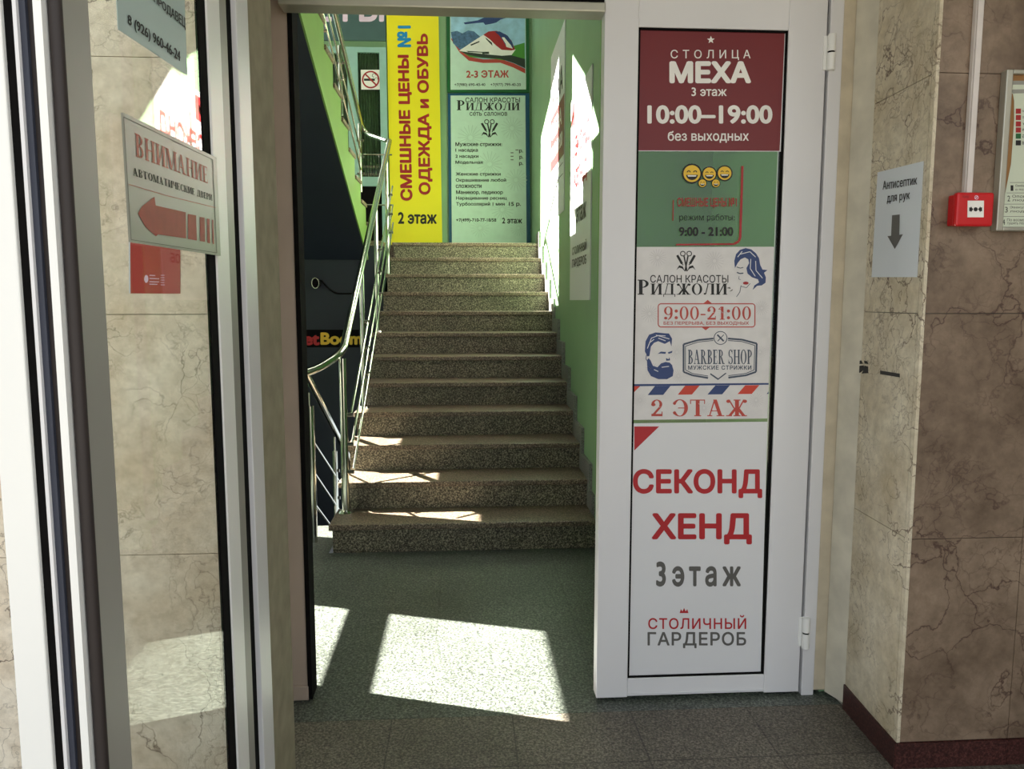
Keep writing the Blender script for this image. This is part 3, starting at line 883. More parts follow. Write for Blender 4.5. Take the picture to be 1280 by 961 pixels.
# ============================================================ PRINTS ON THE RIGHT DOOR LEAF
SD = Sheet(1, YD + 0.0115, -1)
t = thing('door_poster', 'maroon fur shop poster with white opening hours at the top of the white door', 'poster', SD.at(886, 188))
MB().flat([SD.at(*p, 0.2) for p in ((795.5, 34.5), (982.5, 36.5), (976, 189.5), (793.2, 189))]).build('backing', 'pvc', t)
SD.poly(((796.8, 36), (981, 38), (974.5, 188.6), (794.3, 188)), 0.6, 'sheet', 'maroon', t)
star = [(888.5 + (5 if k % 2 == 0 else 2.1) * math.sin(k * PI / 5), 50 - (5 if k % 2 == 0 else 2.1) * math.cos(k * PI / 5)) for k in range(10)]
SD.poly(star, 1.2, 'star', 'white_p', t)
SD.text('СТОЛИЦА', (838.2, 62.3, 938, 75.3), 1.2, 'white_p', t, 0.006, 1.7)
SD.text('МЕХА', (836.6, 76.6, 938.8, 104.2), 1.2, 'white_p', t, 0.05)
SD.text('3 этаж', (864.2, 109.4, 908.2, 120.3), 1.2, 'white_p', t, 0.02)
SD.text('10:00–19:00', (809, 131.5, 965.4, 154.8), 1.2, 'white_p', t, 0.035)
SD.text('без выходных', (834.6, 163.8, 935.8, 178.5), 1.2, 'white_p', t, 0.015)

t = thing('glass_sticker', 'laughing yellow faces and red discount shop lettering stuck on clear door glass', 'sticker', SD.at(880, 300))
faces = ((864.8, 217, 12.6), (886.6, 217.5, 9.6), (905.7, 216.5, 10), (877.9, 229, 5.6), (894.8, 229, 5.6))
for cx, cy, r in faces:
    f = SD.poly(disc(cx, cy, r * 1.0), 1.0, 'smiling_face', 'ink', t)
    SD.poly(disc(cx, cy, r * 0.84), 1.4, 'face_fill', 'smile', f)
    mouth = [(cx + r * .58 * math.cos(a), cy + r * .12 + r * .52 * math.sin(a)) for a in [i * PI / 12 for i in range(13)]]
    SD.poly(mouth, 1.8, 'mouth', 'ink', f)
    SD.poly([(cx - r * .45, cy + r * .16), (cx + r * .45, cy + r * .16), (cx + r * .38, cy + r * .3), (cx - r * .38, cy + r * .3)], 2.2, 'teeth', 'white_p', f)
    SD.polys(ringpx(cx - r * .32, cy - r * .12, r * .2, r * .09, 180, 360, 8) + ringpx(cx + r * .32, cy - r * .12, r * .2, r * .09, 180, 360, 8), 1.8, 'eyes', 'ink', f)
SD.polys(lines([(928, 207.5), (925.2, 297)], 3) + lines([(918, 305), (845, 305.8)], 2.2) + lines([(925.2, 296), (923.6, 301.5), (918, 304.6)], 3) + lines([(841.6, 250), (841, 276)], 1.2), 1.0, 'corner_line', 'red_dk', t)
SD.text('СМЕШНЫЕ ЦЕНЫ №1', (846.5, 247, 920.8, 260.4), 1.0, 'red_dk', t, 0.022)
SD.text('режим работы:', (849.2, 267.4, 918.2, 277.6), 1.0, 'ink', t)
SD.text('9:00 - 21:00', (848.6, 283.7, 916.5, 295), 1.0, 'ink', t, 0.03)

# beauty salon poster
def scissors_logo(sh, cx, cy, s, layer, mat, parent):
    """crossed scissors between two combs over two leaves"""
    q = lambda pts: [(cx + a * s, cy + b * s) for a, b in pts]
    out = []
    for sg in (-1, 1):
        out += ringpx(cx + sg * .16 * s, cy - .38 * s, .14 * s, .045 * s, 0, 360, 16)
        out += [line(cx + sg * .1 * s, cy - .26 * s, cx - sg * .05 * s, cy + .5 * s, .07 * s)]
        out += [line(cx + sg * .44 * s, cy - .3 * s, cx + sg * .2 * s, cy + .12 * s, .12 * s), line(cx + sg * .27 * s, cy - .02 * s, cx + sg * .15 * s, cy + .2 * s, .05 * s)]
        out += [q([(sg * .06, .5), (sg * .16, .26), (sg * .34, .2), (sg * .48, .44), (sg * .34, .32), (sg * .2, .36)])]
    return sh.polys(out, layer, 'scissors_logo', mat, parent)

t = thing('door_poster', 'pale salon poster with bearded man and woman profile in the middle of the door', 'poster', SD.at(876, 523))
SD.poly(((792.2, 308.6), (967.6, 308.4), (959.2, 522.9), (788.7, 524.8)), 0.6, 'sheet', 'pvc_pat', t)
def flower(cx, cy, r):
    return [line(cx + r * .18 * math.cos(a), cy + r * .18 * math.sin(a), cx + r * math.cos(a), cy + r * math.sin(a), r * .055) for a in [k * PI / 9 for k in range(18)]]
M['pat'] = plain('pale_grey_pattern', (200, 197, 195), 0.5, 0, 0.04, 20)
fl = []
for cx, cy, r in ((822, 322, 11), (893, 326, 12), (812, 392, 11), (905, 392, 8), (815, 462, 9), (846, 440, 9), (950, 440, 8), (880, 510, 9), (800, 500, 8), (945, 500, 9), (952, 385, 9), (848, 470, 8)):
    fl.append(flower(cx, cy, r))
for f in fl:
    SD.polys(f, 0.9, 'flower_ornament', 'pat', t)
scissors_logo(SD, 857.4, 326.5, 25, 1.2, 'ink', t)
SD.text('САЛОН КРАСОТЫ', (812.7, 343.6, 910.3, 353.4), 1.2, 'ink', t, 0.008)
SD.text('РИДЖОЛИ', (797, 349.5, 909, 371), 1.3, 'ink', t, serif=True, small=0.74)
def rrect(x0, y0, x1, y1, r, w, sk=0):
    pts = []
    for cx, cy, a0 in ((x1 - r, y0 + r, -90), (x1 - r, y1 - r, 0), (x0 + r, y1 - r, 90), (x0 + r, y0 + r, 180)):
        for i in range(5):
            a = math.radians(a0 + 90 * i / 4)
            pts.append((cx + r * math.cos(a), cy + r * math.sin(a)))
    pts.append(pts[0])
    return lines(pts, w)
SD.polys(rrect(822.7, 379.6, 943.5, 408.6, 3.5, 1.3) + [[(878.5, 379.6), (884.5, 374.8), (890.5, 379.6)], [(876.5, 408.6), (882, 412.8), (887.5, 408.6)]], 1.2, 'hours_frame', 'brick_red', t)
SD.text('9:00-21:00', (830, 382.8, 938.6, 399.8), 1.2, 'brick_red', t, serif=True)
SD.text('БЕЗ ПЕРЕРЫВА, БЕЗ ВЫХОДНЫХ', (829.4, 401.6, 936, 406.6), 1.2, 'brick_red', t, 0.012)
def cr1(pts): return [(760 + a / 4.177, 180 + b / 4.177) for a, b in pts]
def cr2(pts): return [(760 + a / 4.177, 390 + b / 4.177) for a, b in pts]
SD.poly(cr1([(662, 648), (659, 610), (668, 575), (688, 553), (718, 543), (748, 550), (772, 570), (788, 596), (794, 630), (806, 655), (832, 658), (814, 672), (824, 696), (822, 724), (802, 738), (778, 740), (754, 762), (764, 738), (788, 722), (782, 706), (752, 696), (728, 676), (722, 648), (736, 622), (732, 602), (714, 592), (692, 602), (676, 622)]), 1.2, 'woman_hair', 'navy_p', t)
SD.polys([line(*cr1([a])[0], *cr1([b])[0], 0.9) for a, b in (((690, 575), (740, 562)), ((740, 562), (770, 590)), ((745, 600), (742, 650)), ((742, 650), (768, 690)), ((770, 610), (772, 660)), ((772, 660), (806, 700)), ((700, 560), (676, 590)))], 1.6, 'hair_strand', 'pvc', t)
SD.polys(lines(cr1([(672, 642), (690, 648), (706, 644)]), 1.0) + lines(cr1([(672, 670), (688, 676), (706, 674)]), 1.4) + lines(cr1([(694, 738), (688, 772), (670, 798)]), 0.8) + lines(cr1([(742, 728), (722, 750), (692, 742)]), 0.7) + lines(cr1([(684, 690), (682, 705), (692, 708)]), 0.6), 1.2, 'woman_face_line', 'slate_p', t)
SD.poly(cr1(disc(719, 726, 15, 14, 8)), 1.2, 'woman_lips', 'red_dk', t)
SD.polys([cr1([(632, 770), (652, 756), (648, 766)]), cr1([(618, 752), (636, 746), (640, 756)])], 1.2, 'leaf', 'ink_g', t)
# bearded man
SD.polys([cr2(p) for p in (
    [(192, 205), (196, 152), (214, 118), (248, 106), (290, 110), (318, 112), (334, 138), (331, 180), (322, 152), (296, 166), (262, 152), (240, 160), (224, 180), (216, 228), (206, 232)],
    [(203, 252), (212, 240), (222, 252), (234, 280), (258, 288), (276, 268), (300, 260), (322, 264), (334, 276), (342, 304), (338, 334), (308, 350), (262, 350), (224, 334), (206, 304)],
    [(258, 218), (276, 206), (302, 208), (300, 218), (276, 216)], [(312, 210), (336, 202), (334, 212), (316, 218)],
    [(302, 240), (316, 246), (320, 236), (324, 252), (304, 254)])], 1.2, 'man_portrait', 'navy_p', t)
SD.polys([line(*cr2([a])[0], *cr2([b])[0], 0.9) for a, b in (((205, 190), (226, 136)), ((226, 136), (262, 122)), ((262, 122), (300, 124)), ((216, 160), (240, 142)), ((280, 288), (318, 283)), ((250, 120), (320, 140)), ((240, 300), (262, 310)), ((262, 136), (300, 150)))], 1.6, 'portrait_highlight', 'pvc', t)
SD.polys(lines(cr2([(212, 222), (200, 226), (198, 246), (212, 262)]), 0.9), 1.2, 'ear_line', 'navy_p', t)
# barber badge
badge = []
for k, wd in ((0, 2.2), (10, 0.9)):
    badge += lines(cr2([(550, 138 + k), (470, 146 + k), (394 + k, 168 + k), (394 + k, 312 - k), (440, 330 - k), (522, 344 - k)]), wd)
    badge += lines(cr2([(626, 138 + k), (700, 144 + k), (776 - k, 164 + k), (772 - k, 312 - k), (720, 330 - k), (628, 342 - k)]), wd)
badge += [p for p in ringpx(*cr2([(587, 135)])[0], 8.6, 1.0)]
badge += [line(*cr2([(534, 322)])[0], *cr2([(574, 350)])[0], 1.8), line(*cr2([(616, 318)])[0], *cr2([(572, 352)])[0], 1.4)]
badge += [line(*cr2([(570, 118)])[0], *cr2([(604, 152)])[0], 2.0), line(*cr2([(604, 118)])[0], *cr2([(572, 152)])[0], 1.0)]
SD.polys(badge, 1.2, 'barber_badge', 'slate_p', t)
SD.text('BARBER SHOP', (860, 436.7, 939.6, 455.2), 1.2, 'slate_p', t, serif=True)
SD.text('МУЖСКИЕ СТРИЖКИ', (860, 456.6, 939, 462), 1.2, 'slate_p', t, 0.02, 1.15)
SD.poly(cr2([(122, 376), (838, 370), (838, 379), (122, 387)]), 1.2, 'navy_line', 'navy_p', t)
for p in ([(122, 387), (168, 386), (122, 432)], [(402, 384), (478, 383), (438, 430), (364, 431)], [(716, 382), (790, 381), (750, 427), (676, 428)]):
    SD.poly(cr2(p), 1.2, 'red_stripe', 'red_or', t)
for p in ([(245, 386), (326, 385), (288, 432), (207, 433)], [(560, 383), (636, 382), (596, 429), (519, 430)], [(828, 427), (838, 414), (838, 427)]):
    SD.poly(cr2(p), 1.2, 'blue_stripe', 'navy_p', t)
SD.text('2 ЭТАЖ', (813.9, 498.9, 933.6, 520.5), 1.2, 'brick_red', t, serif=True)

t = thing('door_poster', 'white second-hand shop poster with a red corner in the lower half of the door', 'poster', SD.at(868, 844))
SD.poly(((788.7, 528.9), (959.2, 526.9), (950.7, 843.5), (785.3, 844.5)), 0.6, 'sheet', 'pvc', t)
SD.poly(((792.8, 532.9), (823.9, 532.9), (792.8, 562.9)), 1.2, 'red_corner', 'red', t)
SD.text('СЕКОНД', (791, 586, 952.7, 622.4), 1.2, 'maroon' if False else 'red', t, 0.035)
SD.text('ХЕНД', (814.3, 641.2, 939.8, 680.2), 1.2, 'red', t, 0.035)
SD.text('3этаж', (820, 701.5, 926, 733), 1.2, 'ink_g', t, 0.03, 1.4)
SD.text('СТОЛИЧНЫЙ', (810.2, 768.5, 932.6, 786), 1.2, 'red', t, 0.012, 1.1)
SD.polys([[(849.5, 766), (851, 761), (853, 764), (855, 759.5), (857, 764), (859, 761), (860.5, 766)]], 1.2, 'crown', 'red', t)
SD.text('ГАРДЕРОБ', (809.3, 789.5, 932.6, 809.8), 1.2, 'ink_g', t, 0.02, 1.08)

# ============================================================ PRINTS ON THE OPEN LEFT LEAF
SL = Sheet(0, XL + 0.0005, 1)
t = thing('acrylic_sign', 'grey attention automatic doors sign with a worn red arrow on the left glass', 'sign', SL.at(214, 260))
SL.plate(((151, 140.6), (268, 197), (273.4, 319.6), (160.7, 302.5)), 0.004, 'plate', 'sign_g', t)
SF = Sheet(0, XL + 0.0005 + 0.004, 1)
SF.text('ВНИМАНИЕ', ((168, 166), (258.5, 209), (259.3, 229.5), (169.3, 195.8)), 0.8, 'faded', t, serif=True)
SF.text('АВТОМАТИЧЕСКИЕ ДВЕРИ', ((165.2, 208.7), (265, 243.4), (265.2, 252.4), (166, 221)), 0.8, 'ink', t, serif=True)
SF.polys(lines([(160.5, 230.3), (206, 244), (269, 259.5)], 0.8), 0.8, 'dividing_line', 'faded', t)
SF.polys(lines([(154, 146), (265.5, 199.5), (270.6, 316), (163.4, 299.5), (154, 146)], 0.7), 0.8, 'border_line', 'ink_g', t)
SF.polys([[(172, 266.7), (177, 258), (185, 251.5), (192.6, 246), (194.2, 256.8), (231.8, 265.3), (232.2, 298), (197, 292.8), (194.5, 295.5), (181, 283)],
          [(234.4, 267.3), (244.7, 269.2), (245.6, 300.6), (234.6, 298.6)], [(249.4, 271), (255.3, 272), (256, 302.4), (249.6, 301.2)],
          [(258.2, 273), (261.6, 273.8), (262.2, 304.2), (258.7, 303.4)], [(264.4, 274.4), (266.2, 274.8), (267.2, 305), (265.4, 304.7)]], 0.8, 'arrow', 'arrow_r', t)
t = thing('glass_notice', 'pale teal phone number notice at the top of the left glass', 'notice', SL.at(190, 40))
SLG = Sheet(0, XL - 0.0045, 1)
SLG.plate(((142, -60), (229, -34), (233.5, 94), (147, 36.6)), 0.001, 'sheet', 'sign_t', t)
SG = Sheet(0, XL - 0.0045 + 0.001, 1)
SG.text('ПРОДАВЕЦ', ((191, -7.5), (231, 22), (231.2, 38), (192, 4)), 0.8, 'ink', t, 0.01)
SG.text('8 (926) 960-46-24', ((158.7, 17), (224.6, 64), (224.6, 81), (159, 33)), 0.8, 'ink', t, 0.015)
# red bulletin on the marble behind the glass
SM = Sheet(1, 2.1475, -1)
t = thing('wall_notice', 'red notice on the beige marble, half hidden behind the attention sign', 'notice', SM.at(193, 367))
SM.plate(((160.6, 205), (225, 205), (225.5, 367), (161.6, 366.6)), 0.0015, 'sheet', 'red_post', t)
SMM = Sheet(1, 2.146, -1)
SMM.polys([[(160.4, 205), (162.3, 205), (163.3, 366.6), (161.4, 366.6)]], 0.8, 'paper_edge', 'paper', t)
SMM.polys([disc(183, 348.6, 2.6, 12, 5)] + [line(187, y, 187 + l, y + .4, 1.0) for y, l in ((344, 7), (348, 12), (352, 12), (355, 10))] + [line(201, y, 206, y, 0.8) for y in (344, 347, 350, 353, 356)], 0.8, 'small_print', 'pink_l', t)

# ============================================================ RIGHT WALL: notices and fittings
class Return(Sheet):
    """the slightly splayed marble return"""
    def at(s, x, y, layer=0):
        d = FW + RT * ((x - 640) / FPX) - UP * ((y - 480.5) / FPX)
        n = Vector((0.332, -0.016, 0)).normalized()
        k = (Vector((XC, 2.168, 0)) - EYEV).dot(n) / d.dot(n)
        return EYEV + d * k - n * (0.0006 + s.step * layer)
RW = Return(0, 0, -1)
t = thing('paper_notice', 'white paper hand sanitiser notice with down arrow taped on the cream marble', 'notice', RW.at(1118, 346))
MB().prism([RW.at(*p) for p in ((1097.4, 215.4), (1155, 201.3), (1146.9, 346.4), (1089.9, 346.4))], (-0.0008, 0, 0)).build('sheet', 'paper', t)
RW.text('Антисептик', ((1104.6, 226.3), (1147.6, 219), (1147.4, 230.5), (1104.4, 237.4)), 2.2, 'ink', t, 0.006)
RW.text('для рук', ((1109.8, 245), (1138.4, 240.6), (1138, 251.6), (1109.6, 256)), 2.2, 'ink', t, 0.006)
RW.poly([(1116, 269), (1125.6, 268), (1125, 293.5), (1129.6, 292.8), (1119.4, 311.3), (1110.2, 295), (1114.8, 294.6)], 2.2, 'arrow', 'ink_g', t)
tag(MB().prism([RW.at(*p) for p in ((1100.6, 463), (1125, 467), (1125, 471.6), (1100.6, 467.6))], (-0.0006, 0, 0)).build('tape_strip', 'ink'), 'short black tape strip stuck on the cream marble below the paper notice', 'tape')
mb = MB()
for pts in ([(1071.5, 451), (1077, 450.4), (1079, 454.6), (1073.4, 455)], [(1080.4, 450.6), (1084, 451.4), (1085.6, 455), (1081, 454.4)], [(1071.6, 457.4), (1080, 456.6), (1080.6, 462), (1075, 466), (1071.4, 463.4)], [(1081, 457), (1085.4, 458), (1085.6, 466.4), (1077.4, 466.8), (1079.6, 462.8)]):
    mb.prism([RW.at(*p) for p in pts], (-0.0006, 0, 0))
tag(mb.build('tape_residue', 'ink'), 'ragged black sticker residue beside the plaster reveal, left of the tape strip', 'sticker')
# fire alarm call point
c0, c1 = P(1197, 240, 1, 2.10), P(1241, 283, 1, 2.10)
t = thing('fire_alarm', 'red fire alarm call point under the white conduit on brown marble', 'fire alarm', (c0.x + 0.05, 2.148, c1.z))
box('back_box', 'alarm', c0.x + 0.004, c1.x - 0.004, 2.118, 2.148, c1.z + 0.004, c0.z - 0.004, t, 0.004)
box('front_cover', 'alarm', c0.x, c1.x, 2.100, 2.120, c1.z, c0.z, t, 0.006)
SA = Sheet(1, 2.0995, -1)
SA.plate(((1209.4, 250.8), (1229.6, 250.8), (1229.2, 271.6), (1209, 271.6)), 0.0015, 'press_plate', 'white_p', t)
SB = Sheet(1, 2.098, -1)
SB.polys([disc(1219.4, 261.6, 2.6, 16), [(1211.4, 259.2), (1213.4, 259.2), (1213.4, 257.8), (1216.4, 261.6), (1213.4, 265.4), (1213.4, 264), (1211.4, 264)], [(1227.4, 259.2), (1225.4, 259.2), (1225.4, 257.8), (1222.4, 261.6), (1225.4, 265.4), (1225.4, 264), (1227.4, 264)]], 0.8, 'press_symbol', 'ink', t)
SA.polys(ringpx(1220.4, 246.8, 2.6, 0.7, 0, 360, 14) + [line(1218.6, 248.2, 1221.8, 245.4, 0.9)], 0.8, 'alarm_symbol', 'pink_l', t)
SA.text('пожар', (1203, 244.6, 1211, 248.2), 0.8, 'maroon', t)
# cable trunking down to the call point
cx0, cx1 = P(1206.5, 238, 1, 2.13).x, P(1215.4, 238, 1, 2.13).x
t = thing('cable_trunking', 'white plastic trunking running straight down to the red alarm box', 'cable trunking', ((cx0 + cx1) / 2, 2.148, 3.0))
MB().box(cx0, cx1, 2.132, 2.148, c0.z - 0.004, 3.1).build('trunking_base', 'conduit', t, False, 0.002)
MB().box(cx0 + 0.002, cx1 - 0.002, 2.126, 2.132, c0.z - 0.003, 3.1).build('trunking_lid', 'conduit', t, False, 0.002)
# evacuation plan board
b0, b1 = P(1252.5, 88, 1, 2.135), P(1244, 289, 1, 2.135)
bx, bz0, bz1 = (b0.x + b1.x) / 2, b1.z, b0.z
BW = 0.46
t = thing('plan_board', 'aluminium framed evacuation plan board on the brown marble right of the alarm', 'notice board', (bx + BW / 2, 2.148, bz0))
box('board', 'board', bx + 0.01, bx + BW - 0.01, 2.136, 2.148, bz0 + 0.01, bz1 - 0.01, t)
for nm, a in (('frame_side', (bx, bx + 0.02, bz0, bz1)), ('frame_side', (bx + BW - 0.02, bx + BW, bz0, bz1)), ('frame_rail', (bx + 0.02, bx + BW - 0.02, bz0, bz0 + 0.012)), ('frame_rail', (bx + 0.02, bx + BW - 0.02, bz1 - 0.012, bz1))):
    box(nm, 'alu', a[0], a[1], 2.122, 2.148, a[2], a[3], t, 0.003)
SE = Sheet(1, 2.135, -1)
edge = [(1257.5, 101), (1257.8, 107), (1262, 112), (1266, 118), (1267.5, 126), (1267.4, 150), (1265.6, 178), (1263.6, 205), (1259, 228), (1254.6, 250), (1251, 270), (1248.6, 285)]
SE.poly(edge + [(1400, 285), (1405, 101)], 0.6, 'plan_sheet', 'plan', t)
M['cap_g'] = plain('grey_column_print', (150, 150, 140), 0.6)
SE.polys([[(1257.5, 101), (1400, 101), (1400, 105), (1258, 106)], [(1262, 112), (1400, 109), (1400, 112), (1266, 117)]], 1.0, 'column_print', 'cap_g', t)
for i, y in enumerate((139, 147, 155, 162.6, 170.2, 178.6)):
    SE.polys([[(1269.5, y - 3.2), (1276, y - 3.2), (1275.8, y + 3.2), (1269.3, y + 3.2)]], 1.2, 'safety_symbol', 'red_dk' if i < 4 else ('frame_g' if i == 4 else 'ink'), t)
    SE.text(('пожарный кран', 'огнетушитель', 'телефон', 'извещатель', 'аптечка', 'внимание')[i], (1277.5, y - 2, 1306, y + 2), 1.2, 'ink', t)
for n, (x, y, a, b) in enumerate(((1263, 234.6, 'Сообщить по телефону', 'о пожаре 01'), (1259, 247.6, 'Оповестить', 'людей'), (1256, 261.6, 'Эвакуировать', 'людей'), (1252.6, 277, 'По возможности', 'тушить пожар'))):
    SE.text(str(n + 1), (x, y - 3, x + 3.4, y + 4), 1.2, 'ink', t)
    SE.text(a, (x + 6, y - 4, x + 46, y - 0.5), 1.2, 'ink', t)
    SE.text(b, (x + 6, y + 0.8, x + 34, y + 4.4), 1.2, 'ink', t)
    SE.polys([line(x - 1, y - 6.4, x + 80, y - 6.6, 0.5)], 1.2, 'rule_line', 'ink_g', t)

# ============================================================ POSTERS ON THE RIGHT STAIR WALL
def wall_poster(y_near, y_far, z0, z1, label):
    t = thing('wall_poster', label, 'poster', (XR, (y_near + y_far) / 2, z0))
    MB().box(XR - 0.008, XR - 0.0005, y_near, y_far, z0, z1).build('panel', 'pvc', t)
    return t
class YZ:
    """prints on a wall poster: u runs left to right as read (far edge first), v up"""
    def __init__(s, yn, yf, z0, z1, t):
        s.yn, s.yf, s.z0, s.z1, s.t = yn, yf, z0, z1, t
    def p(s, u, v, l=1):
        return Vector((XR - 0.008 - 0.0008 * l, s.yf + (s.yn - s.yf) * u, s.z0 + (s.z1 - s.z0) * v))
    def rect(s, u0, v0, u1, v1, name, mat, l=1):
        MB().flat([s.p(u0, v0, l), s.p(u1, v0, l), s.p(u1, v1, l), s.p(u0, v1, l)]).build(name, mat, s.t)
    def text(s, string, u0, v0, u1, v1, mat, l=2, bold=0.03):
        vs, fs = sans_text(string, bold, 1.0)
        a0 = min(v[0] for v in vs); a1 = max(v[0] for v in vs); b0_ = min(v[1] for v in vs); b1_ = max(v[1] for v in vs)
        out = [s.p(u0 + (u1 - u0) * (v[0] - a0) / (a1 - a0), v0 + (v1 - v0) * (v[1] - b0_) / (b1_ - b0_), l) for v in vs]
        for p, v in zip(out, vs):
            p.x -= v[2]
        MB().add(out, fs).build('lettering', mat, s.t)
w1 = (5.98, 6.90, 2.15, 3.57)
t = wall_poster(*w1, 'tall fur shop poster farther up the green stair wall')
q = YZ(*w1, t)
q.text('МЕХА', .12, .66, .9, .80, 'ink')
q.rect(0, .30, 1, .62, 'maroon_block', 'maroon')
q.text('МЕХА', .15, .48, .85, .58, 'white_p')
q.text('10:00-19:00', .1, .36, .9, .44, 'white_p')
q.rect(.06, .2, .94, .205, 'ruled_line', 'ink_g')
q.rect(.06, .26, .94, .265, 'ruled_line', 'ink_g')
w2 = (4.70, 5.59, 1.455, 2.862)
t = wall_poster(*w2, 'tall white second-hand shop poster on the green stair wall nearest the door')
q = YZ(*w2, t)
q.rect(.04, .86, .22, .975, 'red_corner', 'red')
q.text('СЕКОНД', .06, .68, .94, .80, 'red')
q.text('ХЕНД', .16, .53, .84, .64, 'red')
q.text('3 этаж', .18, .37, .82, .46, 'ink_g')
q.text('СТОЛИЧНЫЙ', .14, .225, .86, .275, 'ink_g', bold=0.02)
q.text('ГАРДЕРОБ', .14, .155, .86, .205, 'ink_g', bold=0.02)

# ============================================================ BACK WALL: banner, posters, shop door
SY = Sheet(1, YB - 0.02, -1)
t = thing('banner', 'tall yellow discount clothes banner with vertical red lettering at the stair head', 'banner', SY.at(518, 310))
SY.plate(((482.6, -12), (547.6, -12), (553, 312), (489.2, 312)), 0.012, 'panel', 'yellow', t)
SYF = Sheet(1, YB - 0.033, -1)
def vert(string, xb0, xb1, yb, xt0, xt1, yt, mat, bold):
    # reads upwards: start at the bottom, letter tops to the left
    SYF.text(string, ((xb0, yb), (xt0, yt), (xt1, yt), (xb1, yb)), 1, mat, t, bold)
vert('СМЕШНЫЕ ЦЕНЫ', 500.5, 518.5, 251, 496.8, 513.5, 68.5, 'red_dk', 0.045)
vert('№1', 496.6, 514, 59, 496, 513.6, 32, 'cyan', 0.045)
vert('ОДЕЖДА и ОБУВЬ', 523.4, 541, 243.4, 520.6, 537.4, 42, 'red_dk', 0.04)
SYF.text('2 этаж', (497.5, 265, 546, 280), 1, 'ink', t, 0.035)

# green strip / frames
SQ = Sheet(1, YB - 0.03, -1)
t = thing('framed_poster', 'travel poster with plane and red train, framed green above the price list', 'poster', SQ.at(609, 116))
SY.plate(((557.5, -14), (660.5, -14), (661.5, 116), (559, 116)), 0.012, 'frame', 'frame_g', t)
SYA = Sheet(1, YB - 0.033, -1)
SYA.poly(((562.4, -10), (656.8, -10), (657.6, 111.8), (563.2, 112.2)), 0.6, 'sheet', 'mint', t)
def c7(pts): return [(550 + a / 6.095, b / 6.095) for a, b in pts]
SYA.poly(c7([(80, -60), (648, -60), (650, 560), (560, 515), (460, 478), (330, 480), (220, 462), (150, 400), (85, 300)]), 1.2, 'red_wave', 'brick_red', t)
SYA.poly(c7([(80, -60), (648, -60), (650, 525), (560, 482), (460, 450), (330, 452), (230, 435), (160, 380), (82, 285)]), 1.7, 'sky_print', 'sky_p', t)
SYA.poly(c7([(80, -60), (330, -60), (240, 60), (160, 100), (82, 130)]), 2.0, 'deep_sky', 'sky_d', t)
SYA.poly(c7([(82, 245), (130, 235), (170, 255), (215, 232), (260, 240), (300, 275), (330, 300), (210, 350), (150, 378), (100, 330)]), 2.0, 'mountains', 'mount', t)
SYA.poly(c7([(500, 360), (560, 350), (645, 325), (648, 500), (560, 470), (420, 450), (230, 436), (150, 385)]), 2.0, 'meadow', 'grass_p', t)
SYA.poly(c7([(150, 392), (330, 405), (540, 420), (648, 450), (650, 520), (560, 480), (460, 448), (330, 440), (220, 420)]), 2.4, 'track_shadow', 'dark_p', t)
SYA.poly(c7([(145, 388), (230, 330), (335, 262), (420, 250), (500, 300), (575, 378), (545, 420), (470, 425), (330, 412), (210, 398)]), 2.8, 'train_body', 'white_p', t)
SYA.poly(c7([(330, 265), (370, 240), (430, 235), (500, 262), (545, 310), (572, 378), (545, 385), (470, 380), (425, 345), (380, 300)]), 3.2, 'train_nose', 'red_dk', t)
SYA.poly(c7([(415, 240), (455, 240), (515, 272), (552, 325), (560, 365), (505, 355), (480, 310), (450, 270)]), 3.6, 'train_windscreen', 'navy_p', t)
SYA.poly(c7([(470, 285), (490, 285), (540, 345), (555, 372), (505, 358), (500, 335)]), 4.0, 'windscreen_glint', 'white_p', t)
SYA.polys([c7(p) for p in ([(200, 388), (330, 396), (330, 402), (215, 397)], [(318, 396), (372, 394), (376, 412), (324, 412)], [(232, 340), (300, 312), (300, 322), (236, 350)], [(345, 285), (395, 325), (400, 350), (352, 300)])], 3.4, 'train_detail', 'dark_p', t)
SYA.polys([c7(p) for p in ([(180, 172), (290, 155), (370, 118), (380, 105), (400, 112), (440, 122), (575, 105), (570, 118), (460, 150), (430, 172), (400, 180), (345, 190), (330, 172), (260, 178), (190, 186)],)], 2.8, 'aeroplane', 'navy_p', t)
SYA.text('2-3 ЭТАЖ', (582.8, 87.8, 636, 97.2), 1.2, 'brick_red', t, 0.03)
SYA.text('+7(980) 690-40-40', (568, 104, 606.6, 108.6), 1.2, 'ink', t, 0.015)
SYA.text('+7(977) 799-40-20', (613.2, 104, 651, 108.6), 1.2, 'ink', t, 0.015)

t = thing('framed_poster', 'pale salon price list in a dark blue frame above the stair head', 'poster', SQ.at(609, 310))
SY.plate(((559.8, 117), (661.4, 117), (663, 318), (561.4, 318)), 0.012, 'frame', 'frame_b', t)
SYA.poly(((563.2, 119.4), (656.6, 119.4), (658.4, 316), (565, 316)), 0.6, 'sheet', 'mint', t)
M['pat_m'] = plain('mint_pattern', (180, 206, 190), 0.5, 0, 0.04, 20)
fl = []
for cx, cy, r in ((588, 172, 16), (640, 160, 14), (612, 205, 16), (645, 225, 14), (585, 245, 13), (628, 262, 14), (600, 285, 12), (648, 285, 10), (576, 205, 10)):
    fl.append(flower(cx, cy, r))
for f in fl:
    SYA.polys(f, 0.9, 'flower_ornament', 'pat_m', t)
SYA.text('САЛОН КРАСОТЫ', (581.7, 121.8, 650, 128), 1.3, 'ink', t, 0.015)
SYA.text('РИДЖОЛИ', (571, 125.3, 649.6, 139.6), 1.4, 'ink', t, serif=True, small=0.74)
SYA.text('сеть салонов', (587, 140, 634, 144.8), 1.3, 'ink', t, 0.01)
scissors_logo(SYA, 611.8, 160.5, 22, 1.3, 'ink', t)
def c8(a, b): return (550 + a / 4.576, 110 + b / 4.576)
